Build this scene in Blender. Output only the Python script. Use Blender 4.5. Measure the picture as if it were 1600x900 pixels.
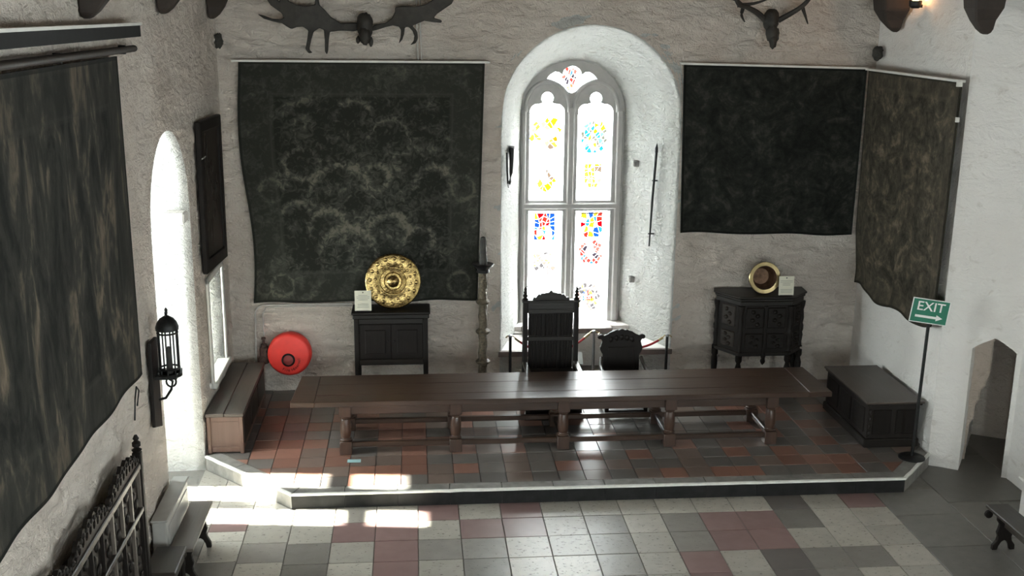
import bpy, bmesh, math, random
from mathutils import Vector, Matrix, noise

for _o in list(bpy.data.objects):
    bpy.data.objects.remove(_o, do_unlink=True)
scene = bpy.context.scene
COL = scene.collection
PI = math.pi

# ------------------------------------------------------------------ camera
F_PX, PITCH, YAW, ROLL, CAM_Z = 1705.0, 0.2478, 0.0907, -0.0104, 5.8
cp, sp, cy, sy = math.cos(PITCH), math.sin(PITCH), math.cos(YAW), math.sin(YAW)
fwd = Vector((sy * cp, cy * cp, -sp))
right = Vector((cy, -sy, 0))
down = fwd.cross(right)
cr, sr = math.cos(ROLL), math.sin(ROLL)
r2 = cr * right + sr * down
d2 = -sr * right + cr * down
cam_data = bpy.data.cameras.new('camera')
cam_data.sensor_width = 36.0
cam_data.lens = F_PX * 36.0 / 1600.0
cam_data.clip_end = 200
cam = bpy.data.objects.new('camera', cam_data)
COL.objects.link(cam)
cam.matrix_world = Matrix(((r2.x, -d2.x, -fwd.x, 0), (r2.y, -d2.y, -fwd.y, 0), (r2.z, -d2.z, -fwd.z, CAM_Z), (0, 0, 0, 1)))
scene.camera = cam

# ------------------------------------------------------------------ sky, sun, exposure
world = bpy.data.worlds.new('overcast_sky')
scene.world = world
world.use_nodes = True
bg = world.node_tree.nodes['Background']
bg.inputs[0].default_value = (0.94, 0.975, 1.0, 1)
bg.inputs[1].default_value = 22.0
sun_data = bpy.data.lights.new('sun', 'SUN')
sun_data.energy = 60.0
sun_data.angle = math.radians(1.2)
sun_data.color = (1.0, 0.95, 0.86)
sun = bpy.data.objects.new('sun', sun_data)
COL.objects.link(sun)
sun.location = (-20, 14, 20)
sun_dir = Vector((1.0, -0.10, -math.tan(math.radians(40)))).normalized()
sun.rotation_euler = sun_dir.to_track_quat('-Z', 'Y').to_euler()
vs = scene.view_settings
vs.view_transform = 'Standard'
vs.look = 'None'
vs.exposure = 1.5
vs.gamma = 1.0
vs.use_curve_mapping = False
cyc = scene.cycles
cyc.max_bounces = 10
cyc.diffuse_bounces = 7
cyc.glossy_bounces = 4
cyc.transparent_max_bounces = 12
cyc.caustics_reflective = False
cyc.caustics_refractive = False
cyc.sample_clamp_indirect = 6.0


def portal(name, loc, direction, w, h):
    """sky portal in a window opening: only guides sampling of the sky, adds no light"""
    l = bpy.data.lights.new(name, 'AREA')
    l.shape = 'RECTANGLE'
    l.size, l.size_y = w, h
    l.cycles.is_portal = True
    o = bpy.data.objects.new(name, l)
    COL.objects.link(o)
    o.location = loc
    o.rotation_euler = Vector(direction).to_track_quat('-Z', 'Y').to_euler()


# ------------------------------------------------------------------ materials
def new_mat(name):
    m = bpy.data.materials.new(name)
    m.use_nodes = True
    nt = m.node_tree
    return m, nt, nt.nodes['Principled BSDF']


def nd(nt, kind, **kw):
    n = nt.nodes.new(kind)
    for k, v in kw.items():
        if k.startswith('i_'):
            key = k[2:]
            n.inputs[int(key) if key.isdigit() else key.replace('_', ' ')].default_value = v
        else:
            setattr(n, k, v)
    return n


def ramp(nt, stops, fac):
    r = nt.nodes.new('ShaderNodeValToRGB')
    e = r.color_ramp.elements
    while len(e) < len(stops):
        e.new(0.5)
    for i, (p, c) in enumerate(stops):
        e[i].position = p
        e[i].color = (c[0], c[1], c[2], 1)
    nt.links.new(fac, r.inputs[0])
    return r.outputs[0]


def coords(nt, scale=(1, 1, 1)):
    tc = nt.nodes.new('ShaderNodeTexCoord')
    mp = nt.nodes.new('ShaderNodeMapping')
    mp.inputs['Scale'].default_value = scale
    nt.links.new(tc.outputs['Object'], mp.inputs[0])
    return mp.outputs[0]


def mixc(nt, fac, a, b, blend='MIX'):
    m = nt.nodes.new('ShaderNodeMix')
    m.data_type = 'RGBA'
    m.blend_type = blend
    for sock, v in ((m.inputs[0], fac), (m.inputs[6], a), (m.inputs[7], b)):
        if hasattr(v, 'is_linked') or hasattr(v, 'links'):
            nt.links.new(v, sock)
        elif isinstance(v, (int, float)):
            sock.default_value = v
        else:
            sock.default_value = (v[0], v[1], v[2], 1)
    return m.outputs[2]


def math_n(nt, op, a, b=None, c=None):
    m = nt.nodes.new('ShaderNodeMath')
    m.operation = op
    for i, v in enumerate((a, b, c)):
        if v is None:
            continue
        if isinstance(v, (int, float)):
            m.inputs[i].default_value = v
        else:
            nt.links.new(v, m.inputs[i])
    return m.outputs[0]


def bump(nt, bsdf, height, strength, dist):
    b = nt.nodes.new('ShaderNodeBump')
    b.inputs['Strength'].default_value = strength
    b.inputs['Distance'].default_value = dist
    nt.links.new(height, b.inputs['Height'])
    nt.links.new(b.outputs[0], bsdf.inputs['Normal'])


def noise_tex(nt, vec, scale, detail=4, rough=0.55, dist=0.0):
    n = nd(nt, 'ShaderNodeTexNoise')
    n.inputs['Scale'].default_value = scale
    n.inputs['Detail'].default_value = detail
    n.inputs['Roughness'].default_value = rough
    n.inputs['Distortion'].default_value = dist
    nt.links.new(vec, n.inputs['Vector'])
    return n.outputs[0]


def plaster(name, c1, c2, strength=0.6, scale=1.0):
    m, nt, b = new_mat(name)
    v = coords(nt, (1, 1, 1.9))
    v0 = coords(nt)
    big = noise_tex(nt, v0, 0.7 * scale, 3)
    mid = noise_tex(nt, v, 5.0 * scale, 6, 0.62, 0.6)
    fine = noise_tex(nt, v0, 38.0 * scale, 4, 0.6)
    col = ramp(nt, [(0.32, c1), (0.62, c2)], big)
    dirt_shade = ramp(nt, [(0.30, (0.62, 0.58, 0.53)), (0.40, (1, 1, 1))], mid)  # mild dirt plus ledge shade, painted into the hollows of the relief
    nt.links.new(mixc(nt, 0.42, col, dirt_shade, 'MULTIPLY'), b.inputs['Base Color'])
    b.inputs['Roughness'].default_value = 0.92
    h = math_n(nt, 'ADD', math_n(nt, 'MULTIPLY', mid, 1.0), math_n(nt, 'MULTIPLY', fine, 0.22))
    bump(nt, b, h, strength, 0.13 if strength < 0.7 else 0.17)
    return m


def wood(name, c1, c2, rough=0.4, axis='X', scale=1.0, spec=0.5):
    m, nt, b = new_mat(name)
    st = {'X': (0.6, 9, 9), 'Y': (9, 0.6, 9), 'Z': (9, 9, 0.6)}[axis]
    v = coords(nt, tuple(s * scale for s in st))
    v0 = coords(nt)
    g = noise_tex(nt, v, 2.2, 6, 0.6, 0.8)
    w = noise_tex(nt, v0, 2.0, 2, 0.4)
    nt.links.new(mixc(nt, 0.5, ramp(nt, [(0.2, c1), (0.8, c2)], g), ramp(nt, [(0.1, c1), (0.9, c2)], w)), b.inputs['Base Color'])
    rr = nd(nt, 'ShaderNodeMapRange', i_1=0.1, i_2=0.9, i_3=max(0.285, rough - 0.05), i_4=max(0.33, rough + 0.10))
    nt.links.new(w, rr.inputs[0])
    nt.links.new(rr.outputs[0], b.inputs['Roughness'])
    b.inputs['Specular IOR Level'].default_value = spec
    bump(nt, b, g, 0.25, 0.01)
    return m


def simple(name, c, rough=0.5, metal=0.0, var=0.15, scale=9.0, bstr=0.0, bdist=0.01, spec=0.5):
    m, nt, b = new_mat(name)
    v = coords(nt)
    n = noise_tex(nt, v, scale, 4)
    lo = tuple(x * (1 - var) for x in c)
    hi = tuple(min(1, x * (1 + var)) for x in c)
    nt.links.new(ramp(nt, [(0.3, lo), (0.7, hi)], n), b.inputs['Base Color'])
    b.inputs['Roughness'].default_value = rough
    b.inputs['Metallic'].default_value = metal
    b.inputs['Specular IOR Level'].default_value = spec
    if bstr:
        bump(nt, b, n, bstr, bdist)
    return m


def tile_mat(name, c1, c2, rough, pits=0.0, spec=0.5):
    m, nt, b = new_mat(name)
    oi = nd(nt, 'ShaderNodeObjectInfo')
    tc = nd(nt, 'ShaderNodeTexCoord')
    gp = nd(nt, 'ShaderNodeNewGeometry')
    v = gp.outputs['Position']
    n = noise_tex(nt, v, 7.0, 3, 0.45)
    base = ramp(nt, [(0.12, c1), (0.88, c2)], n)
    val = nd(nt, 'ShaderNodeMapRange', i_3=0.82, i_4=1.16)
    nt.links.new(oi.outputs['Random'], val.inputs[0])
    hsv = nd(nt, 'ShaderNodeHueSaturation')
    nt.links.new(val.outputs[0], hsv.inputs['Value'])
    nt.links.new(base, hsv.inputs['Color'])
    colr = hsv.outputs[0]
    if pits:
        mp = nd(nt, 'ShaderNodeMapping')
        mp.inputs['Scale'].default_value = (1.0, 2.0, 1)
        mp.inputs['Rotation'].default_value = (0, 0, 0.5)
        nt.links.new(v, mp.inputs[0])
        p = noise_tex(nt, mp.outputs[0], 17.0, 4, 0.6)
        mask = ramp(nt, [(0.345, (0.2, 0.18, 0.16)), (0.40, (1, 1, 1))], p)
        colr = mixc(nt, pits, colr, mask, 'MULTIPLY')
        bump(nt, b, mask, 0.4, 0.01)
    nt.links.new(colr, b.inputs['Base Color'])
    rr = nd(nt, 'ShaderNodeMapRange', i_1=0.1, i_2=0.9, i_3=max(0.29, rough - 0.03), i_4=max(0.34, rough + 0.07))
    nt.links.new(n, rr.inputs[0])
    nt.links.new(rr.outputs[0], b.inputs['Roughness'])
    b.inputs['Specular IOR Level'].default_value = spec
    return m


def tapestry_mat(name, w, h, dark, mid, light, style, seed, border=0.32, bcol=None):
    """woven picture: local X = along the cloth 0..w, local Z = 0..h"""
    m, nt, b = new_mat(name)
    tc = nd(nt, 'ShaderNodeAttribute', attribute_name='cloth')
    mp = nd(nt, 'ShaderNodeMapping')
    mp.inputs['Location'].default_value = (seed * 3.7, seed * 1.3, 0)
    nt.links.new(tc.outputs['Vector'], mp.inputs[0])
    v = mp.outputs[0]
    if style == 'verdure':
        vo = nd(nt, 'ShaderNodeTexVoronoi')
        vo.inputs['Scale'].default_value = 1.25
        wv = nd(nt, 'ShaderNodeVectorMath', operation='ADD')
        nz = nd(nt, 'ShaderNodeTexNoise')
        nz.inputs['Scale'].default_value = 1.1
        nt.links.new(v, nz.inputs['Vector'])
        nt.links.new(v, wv.inputs[0])
        nt.links.new(nz.outputs['Color'], wv.inputs[1])
        nt.links.new(wv.outputs[0], vo.inputs['Vector'])
        ring = math_n(nt, 'SINE', math_n(nt, 'MULTIPLY', vo.outputs['Distance'], 13.0))
        ring = math_n(nt, 'MULTIPLY', math_n(nt, 'ADD', ring, 1.0), 0.5)
        leaf = noise_tex(nt, v, 11.0, 4, 0.6, 1.2)
        big = noise_tex(nt, v, 1.6, 3, 0.5, 0.5)
        pat = math_n(nt, 'ADD', math_n(nt, 'MULTIPLY', math_n(nt, 'MULTIPLY', ring, big), 0.22), math_n(nt, 'MULTIPLY', leaf, 0.66))
        pat = math_n(nt, 'ADD', pat, math_n(nt, 'MULTIPLY', big, 0.10))
        sxy = nd(nt, 'ShaderNodeSeparateXYZ')
        wob = nd(nt, 'ShaderNodeVectorMath', operation='ADD')
        sc3 = nd(nt, 'ShaderNodeVectorMath', operation='SCALE')
        sc3.inputs['Scale'].default_value = 0.10
        nt.links.new(nz.outputs['Color'], sc3.inputs[0])
        nt.links.new(tc.outputs['Vector'], wob.inputs[0])
        nt.links.new(sc3.outputs[0], wob.inputs[1])
        nt.links.new(wob.outputs[0], sxy.inputs[0])
        acc = None
        for (cx_, cz_, rr_, wd_, up_) in [(0.90, 2.10, .23, .07, 0), (1.42, 1.62, .46, .10, 1), (2.15, 2.45, .28, .10, 1), (2.12, 1.05, .33, .09, 1), (1.22, 1.15, .28, .08, 1), (1.50, 0.75, .42, .10, 1), (2.80, 1.75, .30, .09, 1),
                                          (1.65, 2.75, .26, .07, 1), (0.42, 1.72, .17, .05, 0), (3.22, 1.75, .17, .05, 0), (0.48, 0.32, .17, .05, 0), (3.20, 0.32, .17, .05, 0), (1.95, 1.9, .18, .08, 0), (0.75, 1.35, .2, .06, 1), (2.6, 0.95, .22, .07, 1)]:
            dx = math_n(nt, 'SUBTRACT', sxy.outputs[0], cx_)
            dz = math_n(nt, 'SUBTRACT', sxy.outputs[1], cz_)
            dist = math_n(nt, 'SQRT', math_n(nt, 'ADD', math_n(nt, 'MULTIPLY', dx, dx), math_n(nt, 'MULTIPLY', dz, dz)))
            rg = math_n(nt, 'MAXIMUM', 0.0, math_n(nt, 'SUBTRACT', 1.0, math_n(nt, 'DIVIDE', math_n(nt, 'ABSOLUTE', math_n(nt, 'SUBTRACT', dist, rr_)), wd_)))
            if up_:
                mk = math_n(nt, 'ADD', math_n(nt, 'MULTIPLY', dz, 3.0), 0.6)
                mk = math_n(nt, 'MINIMUM', 1.0, math_n(nt, 'MAXIMUM', 0.0, mk))
                rg = math_n(nt, 'MULTIPLY', rg, mk)
            acc = rg if acc is None else math_n(nt, 'MAXIMUM', acc, rg)
        pat = math_n(nt, 'ADD', pat, math_n(nt, 'MULTIPLY', math_n(nt, 'MULTIPLY', acc, math_n(nt, 'ADD', 0.35, leaf)), 0.20))
    elif style == 'figures':
        m2 = nd(nt, 'ShaderNodeMapping')
        m2.inputs['Scale'].default_value = (2.0, 0.7, 1)
        nt.links.new(v, m2.inputs[0])
        a = noise_tex(nt, m2.outputs[0], 1.3, 5, 0.62, 1.0)
        c = noise_tex(nt, m2.outputs[0], 5.0, 5, 0.6, 0.8)
        pat = math_n(nt, 'ADD', math_n(nt, 'MULTIPLY', a, 0.75), math_n(nt, 'MULTIPLY', c, 0.25))
    else:
        a = noise_tex(nt, v, 2.4, 6, 0.68, 1.2)
        c = noise_tex(nt, v, 11.0, 4, 0.6, 0.6)
        pat = math_n(nt, 'ADD', math_n(nt, 'MULTIPLY', a, 0.68), math_n(nt, 'MULTIPLY', c, 0.32))
    col = ramp(nt, [(0.40, dark), (0.53, mid), (0.68, light)], pat)
    # woven border: bands at fixed distance from the cloth's edges
    sx = nd(nt, 'ShaderNodeSeparateXYZ')
    nt.links.new(tc.outputs['Vector'], sx.inputs[0])
    ex = math_n(nt, 'MINIMUM', sx.outputs[0], math_n(nt, 'SUBTRACT', w, sx.outputs[0]))
    ey = math_n(nt, 'MINIMUM', sx.outputs[1], math_n(nt, 'SUBTRACT', h, sx.outputs[1]))
    edge = math_n(nt, 'MINIMUM', ex, ey)
    bc = bcol or mid
    line = ramp(nt, [(0.0, (0, 0, 0)), (0.44, (0, 0, 0)), (0.47, (1, 1, 1)), (0.53, (1, 1, 1)), (0.56, (0, 0, 0))],
                math_n(nt, 'ADD', math_n(nt, 'MULTIPLY', math_n(nt, 'SUBTRACT', edge, border), 1.6), 0.5))
    inb = math_n(nt, 'LESS_THAN', edge, border)
    col = mixc(nt, math_n(nt, 'MULTIPLY', inb, 0.35), col, bc)
    col = mixc(nt, math_n(nt, 'MULTIPLY', line, 0.22), col, tuple(x * 1.5 for x in bc))
    hem = math_n(nt, 'LESS_THAN', edge, 0.035)
    col = mixc(nt, math_n(nt, 'MULTIPLY', hem, 0.8), col, dark)
    nt.links.new(col, b.inputs['Base Color'])
    b.inputs['Roughness'].default_value = 0.95
    b.inputs['Specular IOR Level'].default_value = 0.15
    weave = noise_tex(nt, v, 60.0, 2)
    bump(nt, b, weave, 0.3, 0.006)
    return m


def glass_mat(name, lo=(0.80, 0.84, 0.84), hi=(0.93, 0.95, 0.92)):
    m = bpy.data.materials.new(name)
    m.use_nodes = True
    nt = m.node_tree
    nt.nodes.remove(nt.nodes['Principled BSDF'])
    out = nt.nodes['Material Output']
    t = nd(nt, 'ShaderNodeBsdfTransparent')
    v = coords(nt)
    nt.links.new(ramp(nt, [(0.35, lo), (0.65, hi)], noise_tex(nt, v, 6.0, 3)), t.inputs[0])
    g = nd(nt, 'ShaderNodeBsdfGlossy')
    g.inputs['Roughness'].default_value = 0.1
    mx = nd(nt, 'ShaderNodeMixShader')
    mx.inputs[0].default_value = 0.04
    nt.links.new(t.outputs[0], mx.inputs[1])
    nt.links.new(g.outputs[0], mx.inputs[2])
    nt.links.new(mx.outputs[0], out.inputs[0])
    return m


def stained_mat(name):
    m = bpy.data.materials.new(name)
    m.use_nodes = True
    nt = m.node_tree
    nt.nodes.remove(nt.nodes['Principled BSDF'])
    out = nt.nodes['Material Output']
    t = nd(nt, 'ShaderNodeBsdfTransparent')
    a = nd(nt, 'ShaderNodeAttribute', attribute_name='Col')
    nt.links.new(a.outputs['Color'], t.inputs[0])
    nt.links.new(t.outputs[0], out.inputs[0])
    return m


M = {}
M['wall'] = plaster('limewashed_rubble', (0.76, 0.67, 0.595), (0.86, 0.78, 0.705), 1.0)
M['wall_smooth'] = plaster('limewash_smooth', (0.74, 0.71, 0.68), (0.82, 0.80, 0.775), 0.45, 0.7)
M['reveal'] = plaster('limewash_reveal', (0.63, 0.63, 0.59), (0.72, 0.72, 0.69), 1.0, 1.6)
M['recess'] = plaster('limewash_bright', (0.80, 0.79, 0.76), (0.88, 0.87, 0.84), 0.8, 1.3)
M['pier'] = plaster('buff_plaster', (0.44, 0.37, 0.31), (0.52, 0.45, 0.39), 0.6)
M['stone'] = simple('window_stone', (0.44, 0.43, 0.42), 0.85, 0, 0.08, 6, 0.2)
M['ceiling'] = wood('ceiling_oak', (0.10, 0.075, 0.055), (0.17, 0.13, 0.09), 0.7, 'Y')
M['floor'] = simple('mortar_bed', (0.20, 0.185, 0.17), 0.8, 0, 0.2, 6)
M['pale'] = tile_mat('pale_limestone', (0.35, 0.325, 0.285), (0.46, 0.43, 0.38), 0.30, 0.85)
M['grey'] = tile_mat('grey_limestone', (0.19, 0.175, 0.158), (0.26, 0.24, 0.22), 0.28, 0.45)
M['maroon'] = tile_mat('maroon_marble', (0.20, 0.125, 0.120), (0.26, 0.17, 0.162), 0.28, 0.0)
M['dark'] = tile_mat('dark_slate_tile', (0.12, 0.105, 0.10), (0.15, 0.132, 0.123), 0.30, 0.0)
M['slab'] = tile_mat('worn_grey_slab', (0.13, 0.122, 0.112), (0.19, 0.178, 0.163), 0.42, 0.3)
M['terracotta'] = tile_mat('terracotta_quarry', (0.20, 0.100, 0.074), (0.26, 0.130, 0.095), 0.30)
M['terra_brown'] = tile_mat('brown_quarry', (0.150, 0.108, 0.090), (0.185, 0.136, 0.115), 0.27)
M['terra_dark'] = tile_mat('dark_quarry', (0.125, 0.110, 0.101), (0.155, 0.137, 0.126), 0.26)
M['kerb'] = simple('grey_kerb_stone', (0.20, 0.19, 0.175), 0.45, 0, 0.25, 8, 0.3)
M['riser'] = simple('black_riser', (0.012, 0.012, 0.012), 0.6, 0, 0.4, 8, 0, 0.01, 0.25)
M['white_paint'] = simple('white_line_paint', (0.80, 0.79, 0.75), 0.6, 0, 0.08, 14)
M['table'] = wood('polished_oak', (0.022, 0.013, 0.009), (0.072, 0.040, 0.026), 0.24, 'X')
M['leg'] = wood('turned_oak', (0.030, 0.017, 0.012), (0.085, 0.046, 0.031), 0.28, 'Z')
M['oak_dark'] = wood('blackened_oak', (0.006, 0.005, 0.0045), (0.015, 0.011, 0.009), 0.5, 'Z', 1.0, 0.2)
M['oak_dark_x'] = wood('blackened_oak_rail', (0.007, 0.006, 0.005), (0.018, 0.014, 0.011), 0.38, 'X', 1.0, 0.35)
M['oak_dark_y'] = wood('blackened_oak_plank', (0.020, 0.016, 0.013), (0.045, 0.036, 0.029), 0.36, 'Y')
M['chest_brown'] = wood('brown_chest_oak', (0.085, 0.047, 0.035), (0.16, 0.09, 0.066), 0.45, 'Z')
M['chest_lid'] = wood('chest_lid_oak', (0.045, 0.034, 0.028), (0.085, 0.066, 0.054), 0.36, 'Y')  # lighter than the dark chest's body: lid sheen put into the colour
M['chest_dark'] = wood('dark_chest_oak', (0.008, 0.006, 0.005), (0.020, 0.015, 0.012), 0.45, 'Y', 1.0, 0.3)
M['bench_oak'] = wood('worn_bench_oak', (0.07, 0.058, 0.048), (0.125, 0.105, 0.09), 0.33, 'Y')
M['brass'] = simple('beaten_brass', (0.40, 0.29, 0.12), 0.24, 1.0, 0.4, 16, 0.7, 0.02)
M['brass_plain'] = simple('dull_brass', (0.45, 0.36, 0.19), 0.3, 1.0, 0.2, 10, 0.2)
M['copper_in'] = simple('tarnished_copper', (0.16, 0.095, 0.06), 0.5, 0.7, 0.4, 16, 0.4)
M['iron'] = simple('black_iron', (0.02, 0.02, 0.02), 0.45, 0.6, 0.3, 20, 0.2)
M['steel'] = simple('steel_post', (0.30, 0.30, 0.30), 0.28, 1.0, 0.1, 10)
M['rope'] = simple('red_rope', (0.32, 0.012, 0.018), 0.7, 0, 0.25, 60, 0.5)
M['red'] = simple('red_reel_cover', (0.80, 0.045, 0.035), 0.5, 0, 0.1, 5)
M['red_hub'] = simple('dark_red_hub', (0.30, 0.04, 0.04), 0.5, 0, 0.2, 12)
M['black'] = simple('black_plastic', (0.009, 0.009, 0.009), 0.7, 0, 0.2, 12, 0, 0.01, 0.2)
M['rust'] = simple('rusty_valve', (0.09, 0.05, 0.04), 0.7, 0.2, 0.4, 20, 0.4)
M['pipe'] = simple('painted_pipe', (0.50, 0.47, 0.44), 0.55, 0, 0.1, 12)
M['card'] = simple('cream_card', (0.72, 0.70, 0.58), 0.7, 0, 0.04, 8)
M['ink'] = simple('grey_ink', (0.30, 0.29, 0.25), 0.8, 0, 0.1, 12)
M['green'] = simple('exit_green', (0.0, 0.17, 0.095), 0.4, 0, 0.06, 8)
M['white_print'] = simple('white_print', (0.85, 0.87, 0.85), 0.5, 0, 0.03, 8)
M['antler'] = simple('dark_antler', (0.030, 0.026, 0.022), 0.7, 0, 0.4, 10, 0.6)
M['rail'] = simple('white_rail', (0.68, 0.67, 0.63), 0.5, 0, 0.06, 8)
M['timber'] = wood('old_roof_timber', (0.011, 0.008, 0.006), (0.040, 0.026, 0.019), 0.75, 'Z', 0.6)
M['pricket'] = simple('gilded_wood', (0.11, 0.088, 0.058), 0.5, 0.15, 0.65, 30, 0.9, 0.03)
M['wax'] = simple('dark_candle', (0.028, 0.026, 0.022), 0.6, 0, 0.35, 14, 0.6)
M['grey_paint'] = simple('pale_grey_paint', (0.30, 0.295, 0.28), 0.45, 0, 0.08, 6)
M['dark_rock'] = simple('dark_corbel_rock', (0.045, 0.042, 0.036), 0.9, 0, 0.4, 12, 0.8, 0.04)
M['glass'] = glass_mat('leaded_pale_glass')
M['antique'] = glass_mat('antique_window_glass', (0.74, 0.76, 0.76), (0.82, 0.83, 0.81))
M['stained'] = stained_mat('stained_glass')
M['lead'] = simple('lead_came', (0.05, 0.05, 0.055), 0.6, 0.4, 0.2, 20)
M['cyan'] = simple('pale_cyan_slip', (0.36, 0.58, 0.60), 0.6, 0, 0.05, 8)
M['slab_brown'] = simple('brown_sill_slab', (0.16, 0.125, 0.11), 0.5, 0, 0.25, 8)
M['panel_wood'] = wood('carved_panel_wood', (0.012, 0.009, 0.007), (0.036, 0.026, 0.020), 0.5, 'Z', 1.0, 0.35)
M['seat_leather'] = simple('dark_leather', (0.03, 0.022, 0.018), 0.4, 0, 0.3, 14)

# ------------------------------------------------------------------ mesh helpers
ORG = {}


class MB:
    def __init__(s):
        s.v, s.f = [], []

    def add(s, vs_, fs_):
        n = len(s.v)
        s.v += [Vector(p) for p in vs_]
        s.f += [tuple(i + n for i in f) for f in fs_]
        return s

    def box(s, x0, x1, y0, y1, z0, z1):
        return s.add([(x0, y0, z0), (x1, y0, z0), (x1, y1, z0), (x0, y1, z0), (x0, y0, z1), (x1, y0, z1), (x1, y1, z1), (x0, y1, z1)],
                     [(0, 3, 2, 1), (4, 5, 6, 7), (0, 1, 5, 4), (1, 2, 6, 5), (2, 3, 7, 6), (3, 0, 4, 7)])

    def prism(s, poly, z0, z1):
        n = len(poly)
        vs_ = [(p[0], p[1], z0) for p in poly] + [(p[0], p[1], z1) for p in poly]
        fs_ = [tuple(range(n - 1, -1, -1)), tuple(range(n, 2 * n))] + [(i, (i + 1) % n, n + (i + 1) % n, n + i) for i in range(n)]
        return s.add(vs_, fs_)

    def lathe(s, prof, c=(0, 0), n=16, mat=None):
        vs_, fs_ = [], []
        for r, z in prof:
            for k in range(n):
                a = 2 * PI * k / n
                vs_.append(Vector((c[0] + r * math.cos(a), c[1] + r * math.sin(a), z)))
        for j in range(len(prof) - 1):
            for k in range(n):
                k2 = (k + 1) % n
                fs_.append((j * n + k, j * n + k2, (j + 1) * n + k2, (j + 1) * n + k))
        fs_.append(tuple(range(n - 1, -1, -1)))
        fs_.append(tuple((len(prof) - 1) * n + k for k in range(n)))
        if mat is not None:
            vs_ = [mat @ p for p in vs_]
        return s.add(vs_, fs_)

    def tube(s, pts, r, n=8):
        pts = [Vector(p) for p in pts]
        rs = r if isinstance(r, (list, tuple)) else [r] * len(pts)
        vs_, fs_ = [], []
        up = Vector((0.123, 0.31, 0.94)).normalized()
        for i, p in enumerate(pts):
            t = (pts[min(i + 1, len(pts) - 1)] - pts[max(i - 1, 0)]).normalized()
            a = t.cross(up)
            if a.length < 1e-3:
                a = t.cross(Vector((1, 0, 0)))
            a.normalize()
            b = t.cross(a)
            up = -t.cross(a).cross(t).cross(t) if False else up
            for k in range(n):
                an = 2 * PI * k / n
                vs_.append(p + rs[i] * (math.cos(an) * a + math.sin(an) * b))
        for j in range(len(pts) - 1):
            for k in range(n):
                k2 = (k + 1) % n
                fs_.append((j * n + k, (j + 1) * n + k, (j + 1) * n + k2, j * n + k2))
        fs_.append(tuple(range(n)))
        fs_.append(tuple((len(pts) - 1) * n + k for k in range(n - 1, -1, -1)))
        return s.add(vs_, fs_)

    def plate(s, outer, holes, fn, t):
        """flat outline (u,v) with holes, thickness t along w; fn(u,v,w) -> point"""
        bm = bmesh.new()
        loops = []
        for lp in [outer] + list(holes):
            vs_ = [bm.verts.new((p[0], p[1], 0)) for p in lp]
            for i in range(len(vs_)):
                bm.edges.new((vs_[i], vs_[(i + 1) % len(vs_)]))
            loops.append(len(vs_))
        bmesh.ops.triangle_fill(bm, use_beauty=True, use_dissolve=False, edges=bm.edges[:], normal=(0, 0, 1))
        bm.verts.index_update()
        uv = [(v.co.x, v.co.y) for v in bm.verts]
        tris = [tuple(v.index for v in f.verts) for f in bm.faces]
        bm.free()
        n = len(uv)
        pts = [fn(u, v, 0) for u, v in uv] + [fn(u, v, t) for u, v in uv]
        fs_ = [f for f in tris] + [tuple(i + n for i in reversed(f)) for f in tris]
        st = 0
        for ln in loops:
            for i in range(ln):
                a, b = st + i, st + (i + 1) % ln
                fs_.append((a, b, b + n, a + n))
            st += ln
        return s.add(pts, fs_)

    def blob(s, c, r, seed=0, amp=0.15, n=10, fr=2.0):
        vs_, fs_ = [], []
        for j in range(n + 1):
            th = PI * j / n
            for k in range(2 * n):
                ph = PI * k / n
                d = Vector((math.sin(th) * math.cos(ph), math.sin(th) * math.sin(ph), math.cos(th)))
                q = 1 + amp * noise.noise(d * fr + Vector((seed * 7.1, seed * 3.3, seed)))
                vs_.append((c[0] + r[0] * d.x * q, c[1] + r[1] * d.y * q, c[2] + r[2] * d.z * q))
        w = 2 * n
        for j in range(n):
            for k in range(w):
                k2 = (k + 1) % w
                fs_.append((j * w + k, (j + 1) * w + k, (j + 1) * w + k2, j * w + k2))
        return s.add(vs_, fs_)

    def xf(s, mat, start=0):
        s.v = s.v[:start] + [mat @ p for p in s.v[start:]]
        return s

    def build(s, name, mat, parent=None, smooth=False, bevel=0.0, fix=True):
        if parent is None:
            if s.v:
                xs = [p.x for p in s.v]; ys = [p.y for p in s.v]; zs = [p.z for p in s.v]
                org = Vector(((min(xs) + max(xs)) / 2, (min(ys) + max(ys)) / 2, min(zs)))
            else:
                org = Vector((0, 0, 0))
        else:
            org = ORG[parent.name]
        me = bpy.data.meshes.new(name)
        me.from_pydata([p - org for p in s.v], [], s.f)
        if fix:
            bm = bmesh.new()
            bm.from_mesh(me)
            bmesh.ops.remove_doubles(bm, verts=bm.verts[:], dist=1e-5)
            bmesh.ops.recalc_face_normals(bm, faces=bm.faces[:])
            bm.to_mesh(me)
            bm.free()
        if smooth:
            me.polygons.foreach_set('use_smooth', [True] * len(me.polygons))
            if smooth != 'all':
                me.set_sharp_from_angle(angle=math.radians(40))
        me.materials.append(M[mat] if isinstance(mat, str) else mat)
        o = bpy.data.objects.new(name, me)
        COL.objects.link(o)
        if parent is None:
            o.location = org
        else:
            o.parent = parent
        ORG[o.name] = org
        if bevel:
            md = o.modifiers.new('bevel', 'BEVEL')
            md.width = bevel
            md.segments = 1
            md.limit_method = 'ANGLE'
        return o


def thing(name, label, cat, loc, group=None, kind=None):
    o = bpy.data.objects.new(name, None)
    o.empty_display_size = 0.1
    COL.objects.link(o)
    o.location = loc
    ORG[o.name] = Vector(loc)
    return tag(o, label, cat, group, kind)


def tag(o, label=None, cat=None, group=None, kind=None):
    if label:
        o['label'] = label
    if cat:
        o['category'] = cat
    if group:
        o['group'] = group
    if kind:
        o['kind'] = kind
    return o


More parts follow.
